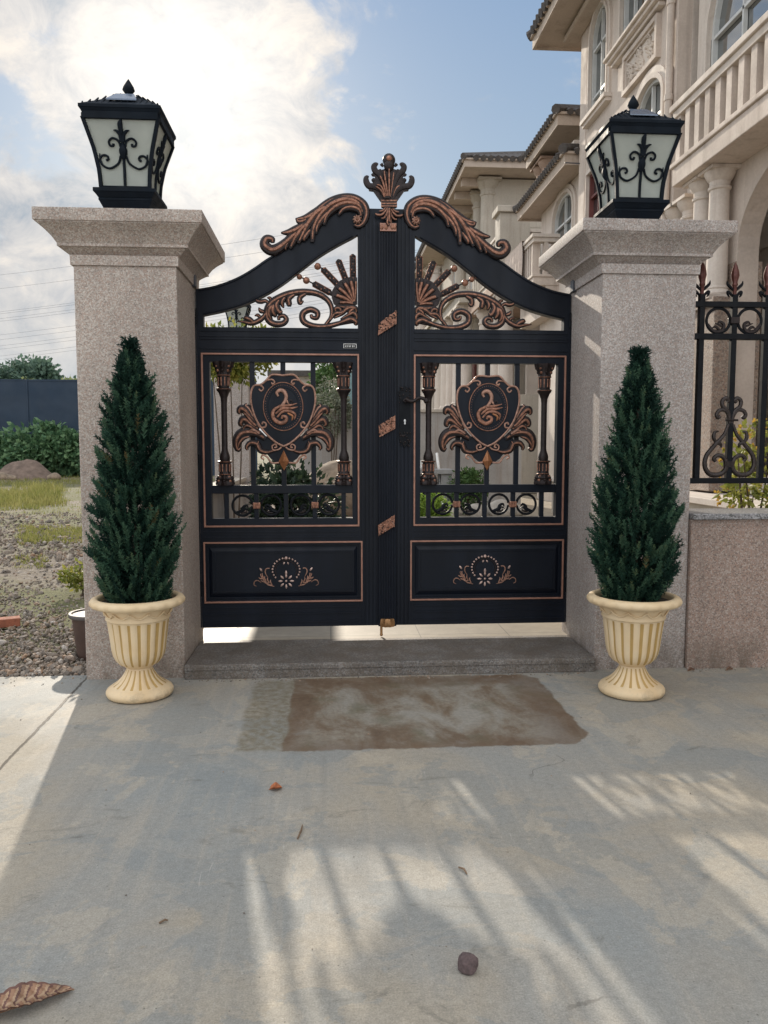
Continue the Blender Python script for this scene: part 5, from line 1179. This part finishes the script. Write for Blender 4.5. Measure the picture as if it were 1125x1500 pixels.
def rock(name, c, r, m, label, cat, seed, group=None, sub=3, amp=.22):
    rnd = random.Random(seed); bm = bmesh.new(); bmesh.ops.create_icosphere(bm, subdivisions=sub, radius=1)
    ks = [(Vector((rnd.gauss(0, 1), rnd.gauss(0, 1), rnd.gauss(0, 1))).normalized()*rnd.uniform(1.2, 4.5), rnd.uniform(0, 6.28)) for _ in range(9)]
    for v in bm.verts:
        d = sum(math.sin(k.dot(v.co)+p) for k, p in ks)/9; v.co *= 1+amp*d*2; v.co.z = max(v.co.z, -.72)
        v.co = Vector((v.co.x*r[0], v.co.y*r[1], (v.co.z+.70)*r[2]/1.7))
    me = bpy.data.meshes.new(name); bm.to_mesh(me); bm.free(); me.materials.append(M[m]); me.polygons.foreach_set('use_smooth', [True]*len(me.polygons)); me.set_sharp_from_angle(angle=R(32))
    o = bpy.data.objects.new(name, me); COL.objects.link(o); o.location = c; return tag(o, label, cat, group)
rock('boulder', (.16, 8.6, .08), (.75, .5, 1.0), 'rock', 'sandy boulder in the courtyard behind the left leaf', 'boulder', 3)
for i, (x, y, r, lab) in enumerate(((2.15, 8.75, .16, 'pale garden stone left of the round bush'), (2.62, 8.6, .2, 'pale garden stone in front of the round bush'), (3.05, 8.8, .24, 'large pale garden stone right of the round bush'), (3.42, 9.0, .15, 'small pale garden stone farthest right along the garden wall'))):
    rock('garden_stone', (x, y, .08), (r, r*.8, r*1.3), 'pebble_rock', lab, 'stone', 20+i, 'stones along the garden wall')
root = thing('stone_table', (2.0, 9.6, .083), 'grey stone washing table against the garden wall, behind the right shield', 'table')
mb = MB(); mb.box(1.55, 2.3, 9.35, 9.95, .84, .93); mb.build('table_top', 'grey_stone', root, bevel=.01); mb = MB(); mb.box(2.08, 2.28, 9.4, 9.9, .083, .84); mb.build('leg', 'grey_stone', root); mb = MB(); mb.box(1.58, 1.72, 9.4, 9.9, .083, .84); mb.build('leg', 'grey_stone', root)
mb = MB(); mb.lathe([(.13, .0), (.19, .05), (.21, .55), (.2, .56), (.17, .1)], (1.92, 9.62, .083), 20); o = mb.build('bucket', 'dark_box', smooth=True, loc=(1.92, 9.62, .083)); tag(o, 'dark plastic bucket standing under the stone table', 'bucket')
mb = MB(); mb.box(1.62, 1.95, 9.5, 9.8, .931, 1.0); mb.box(1.66, 1.91, 9.53, 9.77, 1.0, 1.09); o = mb.build('basin', 'white_paint', bevel=.02, loc=(1.78, 9.65, .931)); tag(o, 'white basin resting on the stone table', 'basin')
mb = MB(); mb.box(1.28, 1.45, 11.9, 11.999, .82, 1.18); o = mb.build('meter_box', 'dark_box', bevel=.01, loc=(1.36, 11.95, .82)); tag(o, 'small dark meter box mounted on the garden wall', 'box')
mb = MB(); a, b = onY(640, 664, 9.9), onY(651, 712, 9.2); b.z = .083; mb.tube([b, a], .028, 8); o = mb.build('leaning_pole', 'white_paint', smooth=True, loc=b); tag(o, 'white pole leaning against the garden wall left of the stone table', 'pole')
root = thing('gate_screen', (.45, 13, .08), 'pale teal glass panel beyond the garden wall, at the inner column of the left leaf', 'panel')
mb = MB(); mb.box(.38, .62, 12.6, 12.66, .08, 3.0); mb.build('panel', 'teal', root); mb = MB(); mb.box(.34, .379, 12.58, 12.68, .08, 3.05); mb.build('post', 'win_frame', root)
root = thing('outbuilding', (-.3, 17, .08), 'low pale outbuilding beyond the garden wall, above the left shield', 'building')
mb = MB(); mb.box(-1.5, 1.0, 17, 20, .08, 3.3); mb.build('wall', 'stucco_light', root); mb = MB(); mb.box(-1.7, 1.2, 16.8, 20.2, 3.3, 3.45); mb.build('roof', 'tile_roof', root)
# flowering bush behind the fence
fb = leafbush('flowering_bush', (3.72, 1.45, .98), (.34, .3, .66), 620, .085, 'leaf_yellow', 'flowering bush with yellow blooms behind the iron fence', 'bush', 17, 4, z0=.083)
mb = MB(); rnd = random.Random(2)
for i in range(34):
    a, u = rnd.uniform(0, 6.28), rnd.uniform(-.3, 1); s_ = math.sqrt(1-u*u); p = Vector((3.72+.32*s_*math.cos(a), 1.45+.28*s_*math.sin(a), .98+.62*u))
    for k in range(6):
        d = Vector((rnd.gauss(0, 1), rnd.gauss(0, 1)-.4, rnd.gauss(0, 1)+.3)).normalized()*.035; s2 = d.cross(Vector((rnd.gauss(0, 1), rnd.gauss(0, 1), rnd.gauss(0, 1)))).normalized()*.014; mb.add([p, p+d*.6+s2, p+d, p+d*.6-s2], [(0, 1, 2, 3)])
mb.build('blossom', 'flower', fb, recalc=False)

# ------------------------------------------------------------------ the open lot on the left
WY = 33.5
root = thing('site_wall', (-20, WY, 0), 'dark navy sheet-metal site wall across the far side of the lot', 'wall')
mb = MB(); ztop = onY(60, 558, WY).z
for i in range(15):
    x0 = -44+i*2.7; mb.box(x0, x0+2.67, WY+.006*(i % 2), WY+.08, -.1, ztop)
mb.build('sheet', 'navy', root)
mb = MB()
for i in range(15): x = -44+i*2.7-.02; mb.box(x-.035, x+.035, WY-.03, WY+.004, -.1, ztop)
mb.box(-44, -3.5, WY-.02, WY+.1, ztop+.001, ztop+.07); mb.build('post', 'navy', root)
for i, (px, sx, sz, lab, sd) in enumerate(((22, 1.9, .95, 'dense creeper-covered shrub below the navy wall, left of the dirt mound top', 31), (62, 2.1, 1.45, 'tallest leafy shrub below the navy wall, behind the dirt mound', 32), (100, 2.2, 1.15, 'leafy shrub below the navy wall, next to the left gate pillar', 33), (-30, 2.4, .9, 'leafy shrub below the navy wall at the very left edge', 34))):
    p = onY(px, 690, 32.2); leafbush('overgrown_shrub', (p.x, 32.0, sz*.85), (sx, 1.2, sz), 4200, .26, 'leaf_green', lab, 'shrub', sd, 4, 'shrubs along the navy wall', z0=-.03, clumps=20, aspect=.75)
mx0 = onY(40, 690, 29.5).x; mb = MB(); rnd = random.Random(41); nm = 44; rows = []
ks = [(rnd.uniform(1.5, 9), rnd.uniform(1.5, 9), rnd.uniform(0, 6.28)) for _ in range(10)]
for j in range(nm+1):
    for i in range(nm+1):
        x, y = (i/nm*2-1), (j/nm*2-1); q = max(0, 1-math.hypot(x*(1.0 if x > 0 else .8), y)); bmp = sum(math.sin(a*x+b*y+c) for a, b, c in ks)/10
        rows.append((mx0+x*1.35, 29.5+y*1.3, -.08+.98*q**.85*(1+.28*bmp)+.35*max(0, .42-math.hypot((x+.62)*1.3, y+.2))))
mb.add(rows, [(j*(nm+1)+i, j*(nm+1)+i+1, (j+1)*(nm+1)+i+1, (j+1)*(nm+1)+i) for j in range(nm) for i in range(nm)])
o = mb.build('dirt_mound', 'earth', smooth=True, recalc=False, loc=(mx0, 29.5, -.08)); tag(o, 'mound of bare earth on the lot in front of the shrubs', 'mound')
for i, (px, sx, lab) in enumerate(((4, .3, 'pale rubble lump left of the dirt mound'), (16, .22, 'small rubble lump by the left foot of the dirt mound'), (78, .26, 'rubble lump by the right foot of the dirt mound'))):
    p = onY(px, 690, 28.3); rock('rubble_lump', (p.x, 28.3, -.05), (sx, sx, sx*1.2), 'rock', lab, 'rubble', 50+i, 'rubble by the mound')
def bigtree(name, c, r, n, size, m, label, seed, trunk_h, group, cat='tree'):
    leafbush(name, c, r, n, size, m, label, cat, seed, 4, group, clumps=34, shell=.3, aspect=.7, z0=-.05)
def tc(px, py, Y): return onY(px, py, Y)
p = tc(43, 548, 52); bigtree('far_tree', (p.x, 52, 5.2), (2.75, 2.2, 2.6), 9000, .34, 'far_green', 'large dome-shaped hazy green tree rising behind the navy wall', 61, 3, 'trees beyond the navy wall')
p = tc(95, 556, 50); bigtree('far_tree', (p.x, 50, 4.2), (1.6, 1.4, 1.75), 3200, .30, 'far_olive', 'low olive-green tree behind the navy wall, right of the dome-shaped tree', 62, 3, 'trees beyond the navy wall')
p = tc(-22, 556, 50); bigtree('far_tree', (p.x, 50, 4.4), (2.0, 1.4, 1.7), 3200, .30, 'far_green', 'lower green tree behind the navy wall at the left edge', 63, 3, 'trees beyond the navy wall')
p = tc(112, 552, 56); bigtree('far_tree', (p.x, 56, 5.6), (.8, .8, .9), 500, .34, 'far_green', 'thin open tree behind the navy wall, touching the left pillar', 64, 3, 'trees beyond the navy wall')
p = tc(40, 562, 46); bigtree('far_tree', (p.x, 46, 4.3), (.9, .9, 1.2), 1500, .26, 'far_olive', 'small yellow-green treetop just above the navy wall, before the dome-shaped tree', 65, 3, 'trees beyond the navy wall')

# gravel : loose stones spread over the ground, thinning with distance
rnd = random.Random(77); mb = MB(); bm = bmesh.new(); bmesh.ops.create_icosphere(bm, subdivisions=1, radius=1); bm.verts.ensure_lookup_table()
IV = [v.co.copy() for v in bm.verts]; IF = [tuple(v.index for v in f.verts) for f in bm.faces]; bm.free()
cnt = 0
while cnt < 19000:
    y = -.53+rnd.random()**1.9*12.0; d = y+5.2; x0 = -.56*d-.8; x1 = -1.40
    if x1 <= x0: x1 = x0+.6
    x = rnd.uniform(x0, max(x0+.3, x1))
    if x > -1.32: continue
    s = rnd.uniform(.006, .0155)*(1+1.1*(rnd.random() < .10))*(1 if y < 4 else 1.5)
    if y-s < -.53: continue
    M3 = Matrix.Rotation(rnd.uniform(0, 6.28), 3, (rnd.random()-.5, rnd.random()-.5, rnd.random()-.5+.01))
    sc3 = Vector((rnd.uniform(.8, 1.5), rnd.uniform(.7, 1.2), rnd.uniform(.5, .8))); zz = gh(x, y)+rnd.uniform(-.004, .018)
    vs = []
    for v in IV:
        q = M3 @ Vector((v.x*sc3.x*rnd.uniform(.8, 1.15), v.y*sc3.y*rnd.uniform(.8, 1.15), v.z*sc3.z*rnd.uniform(.8, 1.15))); vs.append((x+q.x*s, y+q.y*s, zz+q.z*s+s*.3))
    mb.add(vs, IF); cnt += 1
struct(mb.build('gravel', 'gravel', recalc=False), 'stuff')
# grass and weeds
mb = MB()
def tuft(x, y, z, h, n, spread):
    for i in range(n):
        a = rnd.uniform(0, 6.28); q = rnd.random()*spread; bx, by = x+q*math.cos(a), y+q*math.sin(a); lean = rnd.uniform(.1, .6); b = rnd.uniform(0, 6.28)
        hh = h*rnd.uniform(.5, 1.2); w = .006+.004*hh*8*.3; dx, dy = math.cos(b)*lean*hh, math.sin(b)*lean*hh; sx, sy = -math.sin(b)*w, math.cos(b)*w
        mb.add([(bx-sx, by-sy, z), (bx+sx, by+sy, z), (bx+dx*.5+sx*.7, by+dy*.5+sy*.7, z+hh*.6), (bx+dx*.5-sx*.7, by+dy*.5-sy*.7, z+hh*.6), (bx+dx, by+dy, z+hh)], [(0, 1, 2, 3), (3, 2, 4)])
def patch(pxs, pys, n, h, k, sp):
    for i in range(n):
        p = onZ(rnd.uniform(*pxs), rnd.uniform(*pys), -.03)
        if p.x < -1.35 or p.y > 1: tuft(p.x, p.y, gh(p.x, p.y)-.005, h*rnd.uniform(.6, 1.2), k, sp)
patch((-20, 130), (694, 712), 620, .12, 8, .45); patch((-20, 130), (700, 760), 260, .07, 6, .25); patch((-20, 92), (714, 742), 420, .20, 9, .16); patch((45, 78), (716, 736), 120, .30, 10, .12); patch((-10, 60), (722, 748), 180, .13, 7, .15)
patch((30, 128), (772, 800), 380, .075, 7, .10); patch((20, 70), (815, 832), 60, .06, 7, .06)
struct(mb.build('grass', 'grass', recalc=False), 'stuff')
p = onZ(119, 868, -.02); leafbush('weed', (p.x+.03, p.y+.05, .13), (.22, .2, .16), 700, .055, 'leaf_yellow', 'yellow-green weed growing against the left gate pillar, behind the flowerpot', 'weed', 71, 4, z0=-.03)
# brown flowerpot beside the pillar
pc = onZ(127, 962, 0); PCX, PCY = -1.535, -.06
root = thing('flowerpot', (PCX, PCY, -.03), 'brown plastic flowerpot half hidden behind the left gate pillar', 'flowerpot')
mb = MB(); mb.lathe([(.09, 0), (.105, .004), (.135, .30), (.128, .302), (.12, .27), (.02, .26)], (PCX, PCY, -.03), 36, 0, lambda a, z, r: 1+(.012*math.cos(18*a) if z < .28 else 0)); mb.build('body', 'pot_brown', root, smooth=True)
mb = MB(); mb.lathe([(.134, .285), (.152, .288), (.156, .30), (.152, .312), (.136, .312), (.129, .303)], (PCX, PCY, -.03), 36); mb.build('rim', 'pot_rim', root, smooth=True)
leafbush('pot_plant', (PCX+.05, PCY, .33), (.07, .08, .06), 90, .05, 'leaf_yellow', 'sparse yellow-green plant growing in the brown flowerpot', 'plant', 72, 2, z0=.24)
p = onZ(14, 917, -.02); mb = MB(); a = R(22)
for (x, y, z) in ((-.13, -.06, 0),): mb.box(-.15, .075, -.055, .055, -.02, .045)
mb.v = [(p.x+x*math.cos(a)-y*math.sin(a), p.y+x*math.sin(a)+y*math.cos(a), z) for x, y, z in mb.v]
o = mb.build('brick', 'brick', bevel=.005, loc=(p.x, p.y, -.02)); tag(o, 'broken red brick lying on the gravel at the left edge', 'brick')

mb = MB(); rnd = random.Random(9)
for i in range(520):
    u = rnd.random()
    if u < .45: x, y = rnd.uniform(-.86, 1.6), -.672-abs(rnd.gauss(0, .03))
    elif u < .65: x, y = rnd.uniform(2.16, 3.2), -.65-abs(rnd.gauss(0, .035))
    elif u < .85: x, y = rnd.uniform(-3, -1.42), -.56-abs(rnd.gauss(0, .09))
    else: x, y = rnd.uniform(-1.6, 2.6), rnd.uniform(-3.4, -.7)
    sz = rnd.uniform(.0015, .0055)*(1 if u < .85 else .7); k = [rnd.uniform(.6, 1.3) for _ in IV]
    mb.add([(x+v.x*sz*q*1.2, y+v.y*sz*q, sz*.5+v.z*sz*q*.7) for v, q in zip(IV, k)], IF)
struct(mb.build('grit', 'gravel', recalc=False), 'stuff')
# ------------------------------------------------------------------ small things on the pavement
p = onZ(687, 1428, 0); rock('stone', (p.x, p.y+.012, .0), (.0265, .021, .050), 'stone_purple', 'purplish brown stone lying alone on the pavement', 'stone', 84, None, 2, .34)
def dry_leaf(name, a, b, wid, m, label, curl, seed):
    """a curled leaf with raised midrib and veins, from stalk a to tip b"""
    mb = MB(); d = (b-a); L = d.length; d.normalize(); s = Vector((-d.y, d.x, 0)); nu, nv = 96, 16; top = []
    for i in range(nu+1):
        t = i/nu; w = wid*(math.sin(PI*min(1, t**.85))**.75)*(1 if t < .97 else .4)+.0008
        row = []
        for j in range(nv+1):
            v = j/nv*2-1; vein = .42*w*abs(math.sin((t*9+abs(v)*1.1)*PI))*(1-abs(v)*.3)
            z = curl*(v*v)*w*1.1+.004+math.sin(PI*t)*curl*L*.12+vein*.35-(.0022 if abs(v) < .1 else 0)+curl*.25*w*math.sin(t*11+v*2)*abs(v)
            q = a+d*(t*L)+s*(v*w*(1-.25*curl)); row.append((q.x, q.y, z+.002))
        top.append(row)
    k = nv+1; vs = [p for r in top for p in r]; n = len(vs); vs += [(x, y, z-.0012) for x, y, z in vs]
    fs = [(i*k+j, i*k+j+1, (i+1)*k+j+1, (i+1)*k+j) for i in range(nu) for j in range(nv)]; mi = []
    for i in range(nu):
        for j in range(nv):
            t, v = (i+.5)/nu, (j+.5)/nv*2-1; f_ = (t*10-abs(v)*.9) % 1; mi.append(1 if f_ < .26 or abs(v) > .9 else (2 if f_ > .72 or abs(v) < .07 else 0))
    fs += [tuple(q+n for q in reversed(f)) for f in fs]
    mb.add(vs, fs); mb.m = mi+mi; mb.tube([a-d*L*.1+Vector((0, 0, .003)), a+Vector((0, 0, .004)), b-d*L*.1+Vector((0, 0, .005))], [.0022, .002, .0006], 6)
    o = mb.build(name, [m, 'leaf_vein', 'leaf_pale'] if m == 'leaf_brown' else m, smooth=True, loc=(a.x, a.y, 0)); return tag(o, label, 'leaf', 'dead leaves on the pavement')
tip = onZ(109, 1452, 0); st = onZ(-45, 1500, 0); dry_leaf('dry_leaf', st, tip, .044, 'leaf_brown', 'large ribbed brown leaf lying at the bottom left corner', .32, 1)
q = onZ(404, 1157, 0); dry_leaf('dry_leaf', q+Vector((-.022, .0, 0)), q+Vector((.024, .006, 0)), .026, 'leaf_orange', 'small round orange leaf with a dark stalk on the pavement', .3, 2)
for i, (a, b, lab) in enumerate((((436, 1230), (443, 1210), 'thin twig on the sunlit strip of pavement, below the orange leaf'), ((672, 1272), (684, 1282), 'short curled twig near the middle of the pavement'), ((233, 1354), (246, 1350), 'tiny twig on the left half of the pavement, above the big leaf'))):
    A, B = onZ(*a), onZ(*b); A.z = B.z = .004; mid = (A+B)/2+Vector((.004, .003, .004)); mb = MB(); mb.tube([A, mid, B], [.0028, .0035, .002], 6); o = mb.build('twig', 'twig', smooth=True, loc=(A.x, A.y, 0)); tag(o, lab, 'twig', 'twigs on the pavement')
for i, (px, py, lab) in enumerate(((1012, 983, 'dead brown leaf at the foot of the low wall, next to the right pillar'), (1065, 980, 'dead leaf at the foot of the low wall, below the second fence bar'))):
    q = onZ(px, py, 0)
    if i < 2: q.y = -.70
    dry_leaf('dry_leaf', q+Vector((-.022, .0, 0)), q+Vector((.022, .008, 0)), .011, 'leaf_brown', lab, .9, 5+i)

# ------------------------------------------------------------------ power lines across the sky
for i, y0 in enumerate((392, 412, 446, 449, 456, 460, 480, 487, 496, 501, 511, 516)):
    A = onY(-260, y0+36, 95); B = onY(900, y0-128, 40); P = []
    for j in range(25):
        t = j/24; q = A.lerp(B, t); q.z -= .8*math.sin(PI*t); P.append(q)
    mb = MB(); mb.tube(P, .009, 5); o = mb.build('power_line', 'wire', smooth=True, loc=tuple(A)); tag(o, 'thin overhead power line slanting across the sky behind the left pillar', 'power line', 'overhead power lines')

# ------------------------------------------------------------------ sky, sun, camera
SUN_EL, SUN_AZ = R(22.3), R(-10)
S = Vector((math.sin(SUN_AZ)*math.cos(SUN_EL), math.cos(SUN_AZ)*math.cos(SUN_EL), math.sin(SUN_EL)))
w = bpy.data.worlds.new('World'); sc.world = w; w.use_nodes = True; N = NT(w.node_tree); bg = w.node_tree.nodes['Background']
sky = N.n('ShaderNodeTexSky'); sky.sky_type = 'NISHITA'; sky.sun_disc = False; sky.sun_elevation = SUN_EL; sky.sun_rotation = SUN_AZ; sky.air_density = 1.1; sky.dust_density = 1.6; sky.ozone_density = 1.5
d = N.coord('Generated'); sx = N.n('ShaderNodeSeparateXYZ'); N.l(d, sx.inputs[0])
den = N.math('ADD', N.math('MAXIMUM', sx.outputs[2], 0.0), .22)
cv = N.n('ShaderNodeCombineXYZ'); N.l(N.math('DIVIDE', sx.outputs[0], den), cv.inputs[0]); N.l(N.math('DIVIDE', sx.outputs[1], den), cv.inputs[1])
def near(vec, k):                                   # how close the view direction is to vec, 0..1
    dp = N.n('ShaderNodeVectorMath', operation='DOT_PRODUCT'); N.l(d, dp.inputs[0]); dp.inputs[1].default_value = Vector(vec).normalized(); return N.math('POWER', N.math('MAXIMUM', dp.outputs['Value'], 0.0), k)
dv = N.scale(d, 1, 1, 1.35)
edge_n = N.noise(dv, 7.0, 12, .60, .3)
cl = N.noise(dv, 6.2, 14, .60, .35)
bias = N.math('ADD', N.math('MULTIPLY', near(S, 22), .19), N.math('MULTIPLY', near(ray(380, 330), 50), .13))
bias = N.math('ADD', bias, N.math('MULTIPLY', near(ray(60, 330), 160), .10))
bias = N.math('SUBTRACT', bias, N.math('ADD', N.math('MULTIPLY', near(ray(50, 205), 260), .22), N.math('MULTIPLY', near(ray(292, 225), 1000), .20)))
cm = N.maprange(N.math('ADD', cl, bias), .47, .60)
# the cloud bank ends in a billowing edge; clear blue to the right of it
rv = Vector(ray(540, 200)); rv.z = 0; rv.normalize(); rv = Vector((rv.y, -rv.x, 0))
dpr = N.n('ShaderNodeVectorMath', operation='DOT_PRODUCT'); N.l(d, dpr.inputs[0]); dpr.inputs[1].default_value = rv
right = N.maprange(N.math('ADD', dpr.outputs['Value'], N.math('MULTIPLY', N.math('SUBTRACT', edge_n, .5), .42)), -.03, .025, 1, 0)
wisps = N.maprange(N.noise(N.scale(d, 1, 1, 2.6), 6.5, 12, .65, .8), .58, .80, 0, .55)
cm = N.math('MAXIMUM', N.math('MULTIPLY', cm, right), wisps)
soft = N.noise(dv, 15, 12, .66, .5); soft2 = N.noise(dv, 5.0, 6, .55, .3)
soft = N.math('ADD', N.math('MULTIPLY', soft, .6), N.math('MULTIPLY', soft2, .4))
blue = N.ramp(sx.outputs[2], [(.06, (2.25, 2.7, 2.9)), (.2, (1.75, 2.25, 2.7)), (.33, (1.32, 1.85, 2.5)), (.5, (.95, 1.5, 2.35))])
base = N.mix(.04, blue, sky.outputs[0])
shade = N.ramp(soft, [(.37, (1.55, 1.8, 2.1)), (.45, (2.4, 2.42, 2.5)), (.53, (3.1, 2.98, 2.88)), (.62, (4.0, 3.65, 3.25))])
col = N.mix(N.math('MULTIPLY', cm, .93), base, shade)
hz = N.maprange(sx.outputs[2], .02, .20, .80, 0); hzc = N.mix(N.maprange(dpr.outputs['Value'], -.1, .2), (2.9, 2.92, 2.9), (2.5, 2.85, 3.05)); col = N.mix(hz, col, hzc)
glow = N.math('ADD', N.math('MULTIPLY', near(S, 140), 2.3), N.math('MULTIPLY', near(S, 30), .30))
glow = N.math('MULTIPLY', glow, N.ramp(cm, [(0, .40), (1, 1.0)]))
gl = N.n('ShaderNodeVectorMath', operation='SCALE'); gl.inputs[0].default_value = (1, .91, .76); N.l(glow, gl.inputs['Scale'])
ad = N.n('ShaderNodeVectorMath', operation='ADD'); N.l(col, ad.inputs[0]); N.l(gl.outputs[0], ad.inputs[1])
# unseen sky behind and overhead: bright cloud added to fill the shade
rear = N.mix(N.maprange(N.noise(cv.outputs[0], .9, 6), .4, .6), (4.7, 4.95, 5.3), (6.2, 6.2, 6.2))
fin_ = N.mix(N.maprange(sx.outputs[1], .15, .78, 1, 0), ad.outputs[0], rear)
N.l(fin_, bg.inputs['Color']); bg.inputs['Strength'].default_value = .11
sl = bpy.data.lights.new('sun', 'SUN'); sl.energy = 2.1; sl.angle = R(.75); sl.color = (1, .89, .74)
so = bpy.data.objects.new('sun', sl); COL.objects.link(so); so.rotation_euler = S.to_track_quat('Z', 'Y').to_euler(); so.location = (0, 0, 20)
cam = bpy.data.cameras.new('camera'); co = bpy.data.objects.new('camera', cam); COL.objects.link(co); sc.camera = co
cam.sensor_fit = 'VERTICAL'; cam.sensor_height = 36; cam.sensor_width = 27; cam.lens = FPX/1500*36; cam.clip_start = .05; cam.clip_end = 3000
co.location = CAM; co.rotation_euler = Matrix((CR, CU, -CF)).transposed().to_euler()
sc.view_settings.view_transform = 'Standard'; sc.view_settings.look = 'None'; sc.view_settings.gamma = 1; sc.view_settings.exposure = 1.12
sc.cycles.max_bounces = 6; sc.cycles.use_denoising = True
